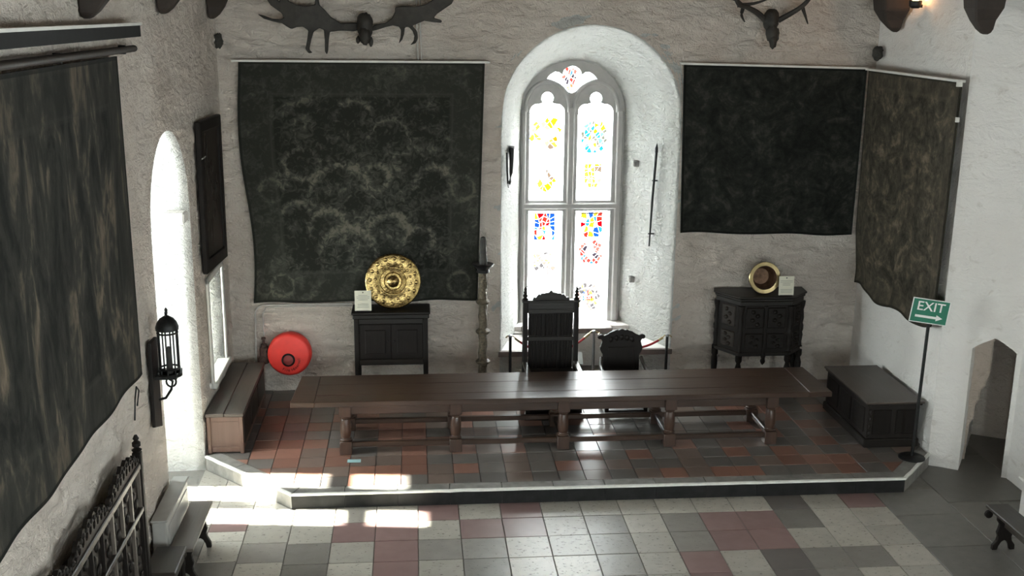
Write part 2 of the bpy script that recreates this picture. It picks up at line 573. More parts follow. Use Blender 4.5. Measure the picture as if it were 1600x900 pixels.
def text_mesh(body, size, fn, mb, align='CENTER'):
    cu = bpy.data.curves.new('txt', 'FONT')
    cu.body = body
    cu.size = size
    cu.align_x = align
    cu.extrude = 0.0
    o = bpy.data.objects.new('txt', cu)
    COL.objects.link(o)
    dg = bpy.context.evaluated_depsgraph_get()
    dg.update()
    me = bpy.data.meshes.new_from_object(o.evaluated_get(dg))
    mb.add([fn(v.co.x, v.co.y) for v in me.vertices], [tuple(p.vertices) for p in me.polygons])
    bpy.data.objects.remove(o)
    bpy.data.curves.remove(cu)
    bpy.data.meshes.remove(me)


# ------------------------------------------------------------------ walls
def frange(a, b, step):
    n = max(1, int(round((b - a) / step)))
    return [a + (b - a) * i / n for i in range(n + 1)]


def relief(p, amp):
    q = Vector((p.x, p.y, p.z * 2.0))
    led = 1.0 / (1.0 + math.exp(-16.0 * noise.noise(Vector((p.x * 2.6, p.y * 2.6, p.z * 5.5)) + Vector((3, 8, 4))))) + 0.6 / (1.0 + math.exp(-18.0 * noise.noise(Vector((p.x * 5.0, p.y * 5.0, p.z * 10.0)))))
    return amp * (0.75 * led - 0.6 + 0.9 * noise.noise(q * 1.6) + 0.7 * noise.noise(q * 4.1 + Vector((5, 2, 1))) + 0.45 * noise.noise(q * 9.0 + Vector((1, 7, 3))))


def wall_grid(name, A, B, z0, z1, nrm, openings=(), amp=0.02, step=0.06, mat='wall', label=None):
    """openings: dicts a0,a1,z0,spring,top,arch(s). Arched openings are cut out of a relief grid."""
    A, B, nrm = Vector((A[0], A[1], 0)), Vector((B[0], B[1], 0)), Vector((nrm[0], nrm[1], 0)).normalized()
    L = (B - A).length
    dr = (B - A) / L
    sb = sorted({0.0, L, *[o['a0'] for o in openings], *[o['a1'] for o in openings]})
    S = [0.0]
    for i in range(len(sb) - 1):
        S += frange(sb[i], sb[i + 1], step)[1:]
    zb = sorted({z0, z1, *[o['z0'] for o in openings if o['z0'] > z0], *[o['spring'] for o in openings], *[o['top'] for o in openings]})
    Zs = [z0]
    for i in range(len(zb) - 1):
        Zs += frange(zb[i], zb[i + 1], step)[1:]
    verts, faces = [], []
    eps = 1e-6
    for s in S:
        op = next((o for o in openings if o['a0'] - eps <= s <= o['a1'] + eps), None)
        for z in Zs:
            zz = z
            if op and op['spring'] - eps <= z <= op['top'] + eps:
                a = op['arch'](s)
                zz = a + (z - op['spring']) * (op['top'] - a) / (op['top'] - op['spring']) if op['top'] > op['spring'] else a
            p = A + dr * s
            p.z = zz
            fade = min(1, s / 0.15, (L - s) / 0.15, (z1 - zz) / 0.15)
            for o in openings:
                c = (o['a0'] + o['a1']) / 2
                hw = (o['a1'] - o['a0']) / 2
                if o['z0'] - 0.1 < zz < o['top'] + 0.4:
                    dx = abs(s - c) - hw
                    if zz > o['spring']:
                        dx = max(dx, (math.hypot(s - c, zz - o['spring']) - hw)) if o.get('round') else max(dx, zz - o['top'])
                    fade = min(fade, max(0, dx) / 0.12)
            verts.append(p + nrm * relief(p, amp) * max(0, fade))
    nz = len(Zs)
    for i in range(len(S) - 1):
        mid = (S[i] + S[i + 1]) / 2
        op = next((o for o in openings if o['a0'] < mid < o['a1']), None)
        for j in range(nz - 1):
            mz = (Zs[j] + Zs[j + 1]) / 2
            if op and op['z0'] < mz < op['spring']:
                continue
            faces.append((i * nz + j, (i + 1) * nz + j, (i + 1) * nz + j + 1, i * nz + j + 1))
    mb = MB()
    mb.add(verts, faces)
    o = mb.build(name, mat, None, smooth='all')
    tag(o, label, 'wall', None, 'structure')
    return o


XL, YB, ZTOP = -2.74, 15.95, 8.3
DZ = 0.19                      # dais height
# back wall, window opening: semicircle r 1.335 centred x 2.605, springing 4.30
WCX, WR, WSP = 2.605, 1.335, 4.30
wall_grid('wall_back', (XL, YB), (6.84, YB), 0, ZTOP, (0, -1),
          [dict(a0=WCX - WR - XL, a1=WCX + WR - XL, z0=DZ, spring=WSP, top=5.95, round=True,
                arch=lambda s: WSP + math.sqrt(max(0, WR ** 2 - (s - (WCX - XL)) ** 2)))],
          amp=0.026, step=0.045, label='uneven whitewashed stone wall behind the long table')
# left wall, deep arched recess y 11.45..13.45 and small window y 14.2..15.2
LA0, LA1, LSP, LR = 11.45, 13.45, 3.48, 1.0
wall_grid('wall_left', (XL, -2.0), (XL, YB), 0, ZTOP, (1, 0),
          [dict(a0=LA0 + 2, a1=LA1 + 2, z0=0.0, spring=LSP, top=4.75, round=True,
                arch=lambda s: LSP + math.sqrt(max(0, LR ** 2 - (s - 14.45) ** 2))),
           dict(a0=16.2, a1=17.2, z0=0.95, spring=2.3, top=2.5, arch=lambda s: 2.3)],
          amp=0.024, step=0.05, label='whitewashed stone wall with the bright arched recess')
wall_grid('wall_right', (6.84, YB), (6.76, 12.98), 0, ZTOP, (-1, 0), amp=0.014, mat='wall_smooth',
          label='white wall beside the dais under the side tapestry')
DA, DB = Vector((6.76, 12.98, 0)), Vector((7.6, 12.5, 0))
DL = (DB - DA).length
DD = (DB - DA) / DL
DN = Vector((DD.y, -DD.x, 0))
if DN.y > 0:
    DN = -DN


def door_arch(s):
    if s < 0.65:
        return 1.67 + (s - 0.385) / (0.65 - 0.385) * 0.17
    return 1.84 - (s - 0.65) / (0.905 - 0.65) * 0.15


# spring must agree at both jambs
def door_arch2(s):
    t = (s - 0.385) / (0.905 - 0.385)
    return 1.68 + 0.17 * (1 - abs(2 * t - 1)) ** 0.85


wall_grid('wall_doorway', DA[:2], DB[:2], 0, ZTOP, DN[:2],
          [dict(a0=0.385, a1=0.905, z0=0.0, spring=1.68, top=2.1, arch=door_arch2)], amp=0.012, mat='wall_smooth', step=0.05,
          label='angled white wall pierced by the narrow pointed doorway')
wall_grid('wall_right_hall', (7.6, 12.5), (7.68, -2.0), 0, ZTOP, (-1, 0),
          [dict(a0=12.5 - yc - 0.55, a1=12.5 - yc + 0.55, z0=1.5, spring=4.2, top=4.6, arch=lambda s: 4.2) for yc in (4.4, 0.8)], amp=0.012, mat='wall_smooth', step=0.12,  # openings for the added side windows
          label='white side wall at the right edge beyond the doorway')
# rear wall behind the camera with three tall windows added for frontal light
rear_ops = []
for k, xc in enumerate((-0.9, 2.45, 5.8)):
    rear_ops.append(dict(a0=xc - 0.36 - XL, a1=xc + 0.36 - XL, z0=0.9, spring=4.6, top=5.0, arch=lambda s: 4.6))
wall_grid('wall_rear', (XL, -2.0), (7.68, -2.0), 0, ZTOP, (0, 1), rear_ops, amp=0.012, step=0.2,
          label='white end wall with three tall windows added for light behind the viewer')


def added_window(n, label, group, c, half, z0, z1, axis):
    """unseen mullioned window added for light, filling an opening; axis 'x' = in the end wall, 'y' = in the right wall"""
    w = thing('window_%d' % n, label, 'window', (c, -2.0, z0) if axis == 'x' else (7.66, c, z0), group, 'structure')

    def bx(u0, u1, d0, d1, za, zc, name, mat):
        if axis == 'x':
            MB().box(u0, u1, -2.0 - d1, -2.0 - d0, za, zc).build(name, mat, w)
        else:
            MB().box(7.66 + d0, 7.66 + d1, u0, u1, za, zc).build(name, mat, w)
    for u0, u1, za, zc in ((c - half - .02, c - half + .06, z0 - .02, z1 + .02), (c + half - .06, c + half + .02, z0 - .02, z1 + .02), (c - half, c + half, z0 - .02, z0 + .06),
                           (c - half, c + half, z1 - .06, z1 + .02)):
        bx(u0, u1, 0, .14, za, zc, 'window_frame', 'stone')
    bx(c - .04, c + .04, 0, .14, z0, z1, 'mullion', 'stone')
    bx(c - half + .03, c + half - .03, .08, .09, z0 + .02, z1 - .02, 'pane', 'glass')
    if axis == 'x':
        portal('sky_portal', (c, -2.25, (z0 + z1) / 2), (0, 1, 0), 2 * half, z1 - z0)
    else:
        portal('sky_portal', (7.9, c, (z0 + z1) / 2), (-1, 0, 0), 2 * half, z1 - z0)


for k, xc in enumerate((-0.9, 2.45, 5.8)):  # unseen windows added behind the camera to brighten the hall
    added_window(k + 4, 'tall mullioned window added behind the viewer to light the hall', 'added end wall windows', xc, 0.36, 0.9, 4.6, 'x')
for k, yc in enumerate((4.4, 0.8)):  # unseen side windows added to brighten the left wall
    added_window(k + 7, 'mullioned side window added out of view to light the left wall', 'added right wall windows', yc, 0.55, 1.5, 4.2, 'y')

# ceiling
cl = MB()
cl.box(XL - 0.1, 7.9, -2.1, 16.05, ZTOP, ZTOP + 0.1)
c_o = tag(cl.build('ceiling', 'ceiling'), 'dark boarded oak ceiling high over the hall', 'ceiling', None, 'structure')
for k in range(5):
    yy = 1.0 + 3.55 * k
    MB().box(XL, 7.7, yy - 0.15, yy + 0.15, ZTOP - 0.35, ZTOP + 0.02).build('beam', 'timber', c_o)


# ------------------------------------------------------------------ window recess in the back wall
def arch_loop(cx, hw, zb, zs, rise, n=28, nj=16):
    pts = [(cx - hw, zb + (zs - zb) * i / nj) for i in range(nj)]
    pts += [(cx - hw * math.cos(PI * i / n), zs + rise * math.sin(PI * i / n)) for i in range(n + 1)]
    pts += [(cx + hw, zs + (zb - zs) * (i + 1) / nj) for i in range(nj)]
    return pts


def loft(name, loops, mat, parent=None, amp=0.012):
    mb = MB()
    n = len(loops[0])
    vs_, fs_ = [], []
    for j, lp in enumerate(loops):
        fd = 0 if j in (0, 1, len(loops) - 1) else 1
        for p in lp:
            p = Vector(p)
            q = p * 5.0
            vs_.append(p + fd * amp * Vector((noise.noise(q), noise.noise(q + Vector((9, 0, 0))), noise.noise(q + Vector((0, 9, 0))))))
    for j in range(len(loops) - 1):
        for i in range(n - 1):
            fs_.append((j * n + i, j * n + i + 1, (j + 1) * n + i + 1, (j + 1) * n + i))
    mb.add(vs_, fs_)
    return mb.build(name, mat, parent, smooth='all')


YW = 17.32
outer_l = arch_loop(WCX, WR, DZ - 0.2, WSP, WR)
inner_l = arch_loop(2.52, 0.83, DZ - 0.2, 4.25, 0.82)
NR = 18
loops = []
for j in range(NR + 1):
    t = j / NR
    y = YB + (YW - YB) * t
    loops.append([(a[0] + (b[0] - a[0]) * t, y, a[1] + (b[1] - a[1]) * t) for a, b in zip(outer_l, inner_l)])
loops.insert(0, [(WCX + (a[0] - WCX) * 1.12, YB + 0.03, max(a[1], 0) + (0.16 if a[1] > WSP else 0) * math.sin(min(PI / 2, (a[1] - WSP) * 2))) for a in outer_l])
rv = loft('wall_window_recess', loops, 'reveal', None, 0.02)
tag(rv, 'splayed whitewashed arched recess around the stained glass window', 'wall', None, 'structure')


def reveal_x(y, side):
    t = (y - YB) / (YW - YB)
    return (WCX - WR) + ((2.52 - 0.83) - (WCX - WR)) * t if side < 0 else (WCX + WR) + ((2.52 + 0.83) - (WCX + WR)) * t


# recess floor and stone seats
rf = tag(MB().prism([(1.2, YB - 0.02), (4.0, YB - 0.02), (3.5, 17.4), (1.6, 17.4)], 0.0, DZ - 0.004).build('floor_window_recess', 'slab'),
         'grey stone floor inside the window recess', 'floor', None, 'structure')
seat_t = 0.74
st = thing('window_seat', 'stone seats and brown slab ledge built into the window recess', 'window seat', (2.55, 16.6, DZ), None, 'structure')
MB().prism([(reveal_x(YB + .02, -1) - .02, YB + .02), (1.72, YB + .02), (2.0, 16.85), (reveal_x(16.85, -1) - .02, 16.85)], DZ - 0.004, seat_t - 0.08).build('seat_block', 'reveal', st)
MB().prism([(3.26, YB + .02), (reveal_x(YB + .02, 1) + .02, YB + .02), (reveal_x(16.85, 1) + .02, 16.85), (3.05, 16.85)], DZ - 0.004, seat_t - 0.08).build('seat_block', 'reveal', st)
MB().prism([(reveal_x(YB, -1) - .02, YB - .015), (1.74, YB - .015), (1.75, YB + .06), (reveal_x(YB + .06, -1) - .02, YB + .06)], seat_t - 0.08, seat_t).build('seat_edge', 'slab_brown', st)
MB().prism([(3.24, YB - .015), (reveal_x(YB, 1) + .02, YB - .015), (reveal_x(YB + .06, 1) + .02, YB + .06), (3.23, YB + .06)], seat_t - 0.08, seat_t).build('seat_edge', 'slab_brown', st)
MB().prism([(reveal_x(YB + .06, -1) - .02, YB + .06), (1.75, YB + .06), (2.02, 16.85), (reveal_x(16.85, -1) - .02, 16.85)], seat_t - 0.08, seat_t - 0.004).build('seat_top', 'wall_smooth', st)
MB().prism([(3.23, YB + .06), (reveal_x(YB + .06, 1) + .02, YB + .06), (reveal_x(16.85, 1) + .02, 16.85), (3.03, 16.85)], seat_t - 0.08, seat_t - 0.004).build('seat_top', 'wall_smooth', st)
MB().prism([(reveal_x(16.88, -1) - .02, 16.88), (reveal_x(16.88, 1) + .02, 16.88), (reveal_x(YW, 1) + .02, 17.5), (reveal_x(YW, -1) - .02, 17.5)], DZ - .004, 0.76).build('sill_wall', 'wall_smooth', st)
MB().prism([(1.72, 16.80), (3.17, 16.80), (3.19, 17.0), (1.70, 17.0)], 0.755, 0.84).build('ledge_slab', 'slab_brown', st, bevel=0.01)
MB().prism([(reveal_x(17.0, -1) - .02, 17.0), (reveal_x(17.0, 1) + .02, 17.0), (reveal_x(YW, 1) + .02, 17.5), (reveal_x(YW, -1) - .02, 17.5)], 0.755, 0.825).build('sill', 'wall_smooth', st)

# ------------------------------------------------------------------ stained glass window
win = thing('window_1', 'tall two-light stained glass window in pale stone tracery', 'window', (2.49, YW, 0.8), None, 'structure')
LX = ((1.83, 2.385), (2.60, 3.165))
XM = 2.4925


def cusped(x0, x1, zb):
    c = (x0 + x1) / 2
    h = (x1 - x0) / 2
    pts = [(x0, zb), (x0, 4.24)]
    for i in range(1, 8):                       # left shoulder lobe
        a = PI - i / 7 * PI * 0.55
        pts.append((x0 + 0.125 + 0.125 * math.cos(a), 4.27 + 0.125 * math.sin(a)))
    for i in range(0, 11):                      # top foil
        a = PI * 1.25 - i / 10 * PI * 1.5
        pts.append((c + 0.098 * math.cos(a), 4.485 + 0.098 * math.sin(a)))
    left = pts[2:9]
    pts += [(2 * c - p[0], p[1]) for p in reversed(left)]
    pts += [(x1, 4.24), (x1, zb)]
    return pts


def eye(c):
    L = [(-0.40, 4.785), (-0.35, 4.85), (-0.27, 4.895), (-0.20, 4.885), (-0.155, 4.845)]
    bulb = [(-0.15 * math.cos(a), 4.86 + 0.125 * math.sin(a)) for a in [PI * (0.06 + 0.88 * i / 10) for i in range(11)]]
    R_ = [(-p[0], p[1]) for p in reversed(L)]
    bot = [(0.30, 4.765), (0.20, 4.715), (0.12, 4.655), (0.06, 4.59), (0, 4.56), (-0.06, 4.59), (-0.12, 4.655), (-0.20, 4.715), (-0.30, 4.765)]
    return [(c + p[0], p[1]) for p in L + bulb + R_ + bot]


plate_out = arch_loop(2.52, 0.98, 0.70, 4.25, 0.98, 28, 4)
holes = []
for x0, x1 in LX:
    holes.append(cusped(x0, x1, 2.85))
    holes.append([(x0, 0.83), (x0, 2.68), (x1, 2.68), (x1, 0.83)])
holes.append(eye(XM))
MB().plate(plate_out, holes, lambda u, v, w: Vector((u, YW - 0.012 + w, v)), 0.20).build('tracery', 'stone', win)
# raised mouldings in front of the plate
mo = MB().box(XM - 0.055, XM + 0.055, YW - 0.06, YW + 0.02, 0.82, 4.35)
mo.build('mullion', 'stone', win, bevel=0.02)
MB().box(1.72, 3.30, YW - 0.065, YW + 0.02, 2.715, 2.815).build('transom', 'stone', win, bevel=0.02)
MB().box(1.70, 1.775, YW - 0.06, YW + 0.02, 0.82, 4.3).build('jamb', 'stone', win, bevel=0.02)
MB().box(3.225, 3.33, YW - 0.06, YW + 0.02, 0.82, 4.3).build('jamb', 'stone', win, bevel=0.02)
for x0, x1 in LX:                                # pointed hood of each light
    c = (x0 + x1) / 2
    hw = (x1 - x0) / 2 + 0.07
    pts = [(c - hw * math.cos(PI * i / 20), YW - 0.02, 4.27 + 0.47 * math.sin(PI * i / 20) ** 0.8) for i in range(21)]
    MB().tube(pts, 0.035, 8).build('hood_mould', 'stone', win, smooth=True)
PAL = {
    'gold': [(0.95, 0.55, 0.03), (0.98, 0.70, 0.10), (0.85, 0.30, 0.02), (0.95, 0.85, 0.50), (0.9, 0.75, 0.3), (0.30, 0.22, 0.16)],
    'blue': [(0.05, 0.35, 0.62), (0.25, 0.65, 0.75), (0.95, 0.55, 0.03), (0.90, 0.65, 0.05), (0.25, 0.25, 0.2), (0.6, 0.85, 0.6)],
    'red': [(0.55, 0.01, 0.02), (0.72, 0.06, 0.04), (0.03, 0.12, 0.50), (0.85, 0.60, 0.05), (0.06, 0.30, 0.60), (0.9, 0.85, 0.75)],
    'rose': [(0.80, 0.20, 0.16), (0.75, 0.10, 0.08), (0.97, 0.90, 0.88), (0.97, 0.92, 0.90), (0.10, 0.30, 0.60), (0.10, 0.08, 0.10)],
    'pale': [(0.85, 0.75, 0.45), (0.80, 0.70, 0.2), (0.22, 0.20, 0.20), (0.95, 0.95, 0.93), (0.75, 0.35, 0.30), (0.45, 0.40, 0.38)],
}


def medallion(cx, cz, w, h, pal, seed, shape, keep=1.0, parent=None, cover=0.9):
    rnd = random.Random(seed)
    vs_, fs_, cols = [], [], []
    n = 6 if w > 0.4 else 5
    if shape in ('round', 'ring'):
        n = 9 if w > 0.3 else 6
        cover = min(1.0, cover + 0.25)
    nh = max(4, int(n * h / w))
    grid = {}
    for i in range(n + 1):
        for j in range(nh + 1):
            grid[i, j] = (i / n * 2 - 1 + rnd.uniform(-.45, .45) * 2 / n * (0 < i < n), j / nh * 2 - 1 + rnd.uniform(-.45, .45) * 2 / nh * (0 < j < nh))
    if shape in ('round', 'ring'):
        ang = rnd.uniform(0.4, 1.1)
        for k_, (gx, gy) in list(grid.items()):
            grid[k_] = (1.3 * (gx * math.cos(ang) - gy * math.sin(ang)), 1.3 * (gx * math.sin(ang) + gy * math.cos(ang)))
    prev = None
    for i in range(n):
        for j in range(nh):
            q = [grid[i, j], grid[i + 1, j], grid[i + 1, j + 1], grid[i, j + 1]]
            mx = sum(p[0] for p in q) / 4
            my = sum(p[1] for p in q) / 4
            rr = math.hypot(mx, my)
            if shape == 'round' and rr > 1.0:
                continue
            if shape == 'ring' and (rr > 1.0 or rr < 0.45 and rnd.random() < 0.75):
                continue
            if shape == 'shield' and abs(mx) > (1.0 if my > 0 else 1.0 - 0.9 * my * my):
                continue
            if rnd.random() > cover:
                continue
            k = len(vs_)
            for p in q:
                dx, dy = mx - p[0], my - p[1]
                vs_.append((cx + (p[0] + dx * 0.05) * w / 2, YW + 0.105, cz + (p[1] + dy * 0.05) * h / 2))
            fs_.append((k, k + 1, k + 2, k + 3))
            c_ = prev if prev and rnd.random() < 0.35 else rnd.choice(PAL[pal])
            prev = c_
            cols.append(tuple(0.11 * q ** 1.35 for q in c_))
    mb = MB()
    mb.add(vs_, fs_)
    o = mb.build('medallion', 'stained', parent, fix=False)
    at = o.data.color_attributes.new('Col', 'FLOAT_COLOR', 'CORNER')
    li = 0
    for c in cols:
        for _ in range(4):
            at.data[li].color = (c[0], c[1], c[2], 1)
            li += 1
    return o


def pane(x0, x1, z0, z1):
    return MB().box(x0 - 0.01, x1 + 0.01, YW + 0.115, YW + 0.121, z0, z1).build('pane', 'antique', win)


(a0, a1), (b0, b1) = LX
ca, cb = (a0 + a1) / 2, (b0 + b1) / 2
p_ul = pane(a0, a1, 2.84, 4.6)
p_ur = pane(b0, b1, 2.84, 4.6)
p_ll = pane(a0, a1, 0.82, 2.69)
p_lr = pane(b0, b1, 0.82, 2.69)
p_eye = pane(XM - 0.42, XM + 0.42, 4.55, 5.0)
medallion(ca, 3.92, 0.50, 0.52, 'gold', 1, 'ring', parent=p_ul, cover=0.55)
medallion(ca, 3.16, 0.30, 0.34, 'gold', 2, 'ring', parent=p_ul, cover=0.6)
medallion(cb, 3.86, 0.40, 0.52, 'blue', 3, 'round', parent=p_ur, cover=0.72)
medallion(cb, 3.21, 0.28, 0.44, 'gold', 4, 'shield', parent=p_ur, cover=0.85)
medallion(ca, 2.40, 0.34, 0.44, 'red', 5, 'rect', parent=p_ll, cover=0.95)
medallion(ca, 1.80, 0.38, 0.38, 'pale', 16, 'round', parent=p_ll, cover=0.8)
medallion(cb, 2.43, 0.36, 0.42, 'red', 7, 'rect', parent=p_lr, cover=0.85)
medallion(cb, 1.96, 0.38, 0.40, 'rose', 8, 'ring', parent=p_lr, cover=0.85)
medallion(cb - 0.03, 1.20, 0.40, 0.46, 'pale', 9, 'ring', parent=p_lr, cover=0.8)
medallion(cb - 0.03, 1.20, 0.17, 0.26, 'red', 12, 'shield', parent=p_lr, cover=0.8)
medallion(XM, 4.82, 0.24, 0.34, 'rose', 10, 'round', parent=p_eye, cover=0.7)
medallion(XM, 4.63, 0.12, 0.12, 'gold', 11, 'round', parent=p_eye)
for x0, x1, z in ((a0, a1, 4.235), (b0, b1, 4.235), (a0, a1, 1.40), (b0, b1, 1.68), (a0, a1, 2.62), (b0, b1, 2.62)):
    MB().box(x0, x1, YW + 0.09, YW + 0.104, z - 0.007, z + 0.007).build('saddle_bar', 'lead', win)
portal('sky_portal', (2.5, YW + 0.35, 2.7), (0, -1, 0), 1.5, 4.4)

# ------------------------------------------------------------------ deep arched recess in the left wall, with its window
XE = -4.7
lo = arch_loop((LA0 + LA1) / 2, 1.0, -0.02, LSP, 1.0)
li_ = arch_loop(12.62, 0.74, -0.02, 3.6, 0.85)
loops = []
for j in range(15):
    t = j / 14
    x = XL + (XE - XL) * t
    loops.append([(x, a[0] + (b[0] - a[0]) * t, a[1] + (b[1] - a[1]) * t) for a, b in zip(lo, li_)])
loops.insert(0, [(XL - 0.03, 12.45 + (a[0] - 12.45) * 1.12, a[1] + (0.12 if a[1] > LSP else 0) * math.sin(min(PI / 2, (a[1] - LSP) * 2))) for a in lo])
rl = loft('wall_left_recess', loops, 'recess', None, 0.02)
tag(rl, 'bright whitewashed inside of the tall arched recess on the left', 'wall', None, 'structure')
w2 = thing('window_2', 'narrow two-light window at the end of the left arched recess', 'window', (XE, 12.62, 1.0), None, 'structure')
lights2 = [[(ya, za), (ya, zb), (yb_, zb), (yb_, za)] for ya, yb_ in ((12.12, 12.50), (12.73, 13.13)) for za, zb in ((1.15, 3.28), (3.46, 4.08))]
MB().plate(arch_loop(12.62, 0.88, -0.05, 3.6, 1.0, 20, 4), lights2, lambda u, v, w: Vector((XE - 0.10 + w, u, v)), 0.11).build('window_frame', 'stone', w2)
for lp in lights2:
    ys = [p[0] for p in lp]
    zs = [p[1] for p in lp]
    MB().box(XE - 0.06, XE - 0.055, min(ys) - 0.01, max(ys) + 0.01, min(zs) - .01, max(zs) + .01).build('pane', 'glass', w2)
    if max(zs) < 3.4:
        for zb in (1.86, 2.57):
            MB().box(XE - 0.052, XE - 0.03, min(ys), max(ys), zb - .02, zb + .02).build('saddle_bar', 'lead', w2)
portal('sky_portal', (XE - 0.3, 12.62, 2.6), (1, 0, 0), 1.15, 3.0)
tag(MB().box(XE - 0.1, XL + 0.001, 11.3, 13.6, -0.1, -0.004).build('floor_left_recess', 'slab'), 'worn stone floor of the left arched recess', 'floor', None, 'structure')
# a stone bracket on the far side of the recess
tag(MB().box(-3.02, -2.76, 13.18, 13.44, 3.28, 3.42).build('trim_1', 'wall_smooth', bevel=0.02), 'small white stone bracket jutting inside the left arched recess', 'bracket', None, 'structure')

# small deep window beside the corner on the left wall
w3 = thing('window_3', 'small white framed recess in the left wall above the brown chest', 'window', (XL, 14.7, 0.95), None, 'structure')
D3 = 1.7                                          # deep splay: the sun only reaches its sill
lo3 = [(14.2, 0.95), (14.2, 1.6), (14.2, 2.3), (14.7, 2.3), (15.2, 2.3), (15.2, 1.6), (15.2, 0.95), (14.7, 0.95), (14.2, 0.95)]
loops = [[(XL - 0.03, 14.7 + (p[0] - 14.7) * 1.25, 1.62 + (p[1] - 1.62) * 1.2) for p in lo3]]
for j in range(9):
    t = j / 8
    loops.append([(XL - D3 * t, 14.7 + (p[0] - 14.7) * (1 - 0.12 * t), p[1]) for p in lo3])
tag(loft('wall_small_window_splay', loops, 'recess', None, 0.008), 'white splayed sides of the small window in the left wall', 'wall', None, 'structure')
for n_, bx in (('jamb', (XL + 0.005, XL + 0.04, 14.10, 14.2, 0.88, 2.38)), ('jamb', (XL + 0.005, XL + 0.04, 15.2, 15.30, 0.86, 2.38)),
               ('lintel', (XL + 0.005, XL + 0.04, 14.10, 15.30, 2.3, 2.38)), ('sill', (XL - 0.10, XL + 0.08, 14.10, 15.30, 0.87, 0.955))):
    MB().box(*bx).build(n_, 'rail', w3, bevel=0.012)
xg = XL - D3
for n_, bx in (('window_frame', (xg - .06, xg + .01, 14.15, 14.32, 0.85, 2.4)), ('window_frame', (xg - .06, xg + .01, 15.08, 15.25, 0.85, 2.4)),
               ('window_frame', (xg - .06, xg + .01, 14.15, 15.25, 0.85, 1.0)), ('window_frame', (xg - .06, xg + .01, 14.15, 15.25, 2.25, 2.4)),
               ('mullion', (xg - .05, xg + .01, 14.67, 14.73, 1.0, 2.25))):
    MB().box(*bx).build(n_, 'stone', w3)
MB().box(xg - .035, xg - .03, 14.3, 15.1, 0.98, 2.27).build('pane', 'glass', w3)
portal('sky_portal', (xg - 0.2, 14.7, 1.63), (1, 0, 0), 0.85, 1.3)

# passage behind the pointed doorway
pj0, pj1 = DA + DD * 0.385, DA + DD * 0.905
back = -DN
depth = 1.5
loopA = []
sarr = [0.385 + 0.52 * i / 16 for i in range(17)]
lpts = [(0.385, -0.02)] + [(0.385, 1.68 * i / 8) for i in range(1, 8)] + [(s, door_arch2(s)) for s in sarr] + [(0.905, 1.68 * i / 8) for i in range(7, 0, -1)] + [(0.905, -0.02)]
loops = []
for j in range(10):
    t = j / 9
    loops.append([tuple(DA + DD * (s + t * 0.10) + back * depth * t + Vector((0, 0, z))) for s, z in lpts])
pas = loft('wall_doorway_passage', loops, 'wall_smooth', None, 0.02)
tag(pas, 'rough plastered sides of the passage inside the pointed doorway', 'wall', None, 'structure')
e0 = DA + DD * 0.20 + back * (depth - 0.02)
e1 = DA + DD * 1.40 + back * (depth - 0.02)
tag(MB().add([e0 + Vector((0, 0, -.05)), e1 + Vector((0, 0, -.05)), e1 + Vector((0, 0, 2.1)), e0 + Vector((0, 0, 2.1)),
              e0 + back * .1 + Vector((0, 0, -.05)), e1 + back * .1 + Vector((0, 0, -.05)), e1 + back * .1 + Vector((0, 0, 2.1)), e0 + back * .1 + Vector((0, 0, 2.1))],
             [(0, 1, 2, 3), (7, 6, 5, 4), (0, 4, 5, 1), (1, 5, 6, 2), (2, 6, 7, 3), (3, 7, 4, 0)]).build('wall_passage_end', 'wall'),
    'shadowed wall at the end of the doorway passage', 'wall', None, 'structure')
pier = [(0.30, -0.02), (0.44, -0.02), (0.45, 0.5), (0.50, 0.62), (0.49, 0.78), (0.545, 0.88), (0.53, 0.98), (0.585, 1.06), (0.60, 1.16), (0.625, 1.22), (0.63, 1.95), (0.30, 1.95)]
tag(MB().plate(pier, [], lambda u, v, w: DA + DD * u + back * (0.42 + w) + Vector((0, 0, v)), 0.35).build('wall_passage_pier', 'pier', bevel=0.03),
    'buff rough edged pier just inside the pointed doorway', 'wall', None, 'structure')

# ------------------------------------------------------------------ floor
fl = tag(MB().prism([(XL - 0.02, -2.1), (7.75, -2.1), (7.75, 12.6), (9.2, 13.4), (8.2, 15.2), (6.6, 14.4), (6.6, 13.0), (XL - 0.02, 13.6)], -0.12, -0.012).build('floor', 'floor'),
         'hall floor of pale grey and maroon stone tiles', 'floor', None, 'structure')


def clip(poly, a, b):
    """keep the part of poly left of the directed line a->b"""
    out = []
    for i in range(len(poly)):
        p, q = poly[i], poly[(i + 1) % len(poly)]
        sp_ = (b[0] - a[0]) * (p[1] - a[1]) - (b[1] - a[1]) * (p[0] - a[0])
        sq_ = (b[0] - a[0]) * (q[1] - a[1]) - (b[1] - a[1]) * (q[0] - a[0])
        if sp_ >= 0:
            out.append(p)
        if sp_ * sq_ < 0:
            t = sp_ / (sp_ - sq_)
            out.append((p[0] + (q[0] - p[0]) * t, p[1] + (q[1] - p[1]) * t))
    return out


def area(poly):
    return abs(sum(poly[i][0] * poly[(i + 1) % len(poly)][1] - poly[(i + 1) % len(poly)][0] * poly[i][1] for i in range(len(poly)))) / 2


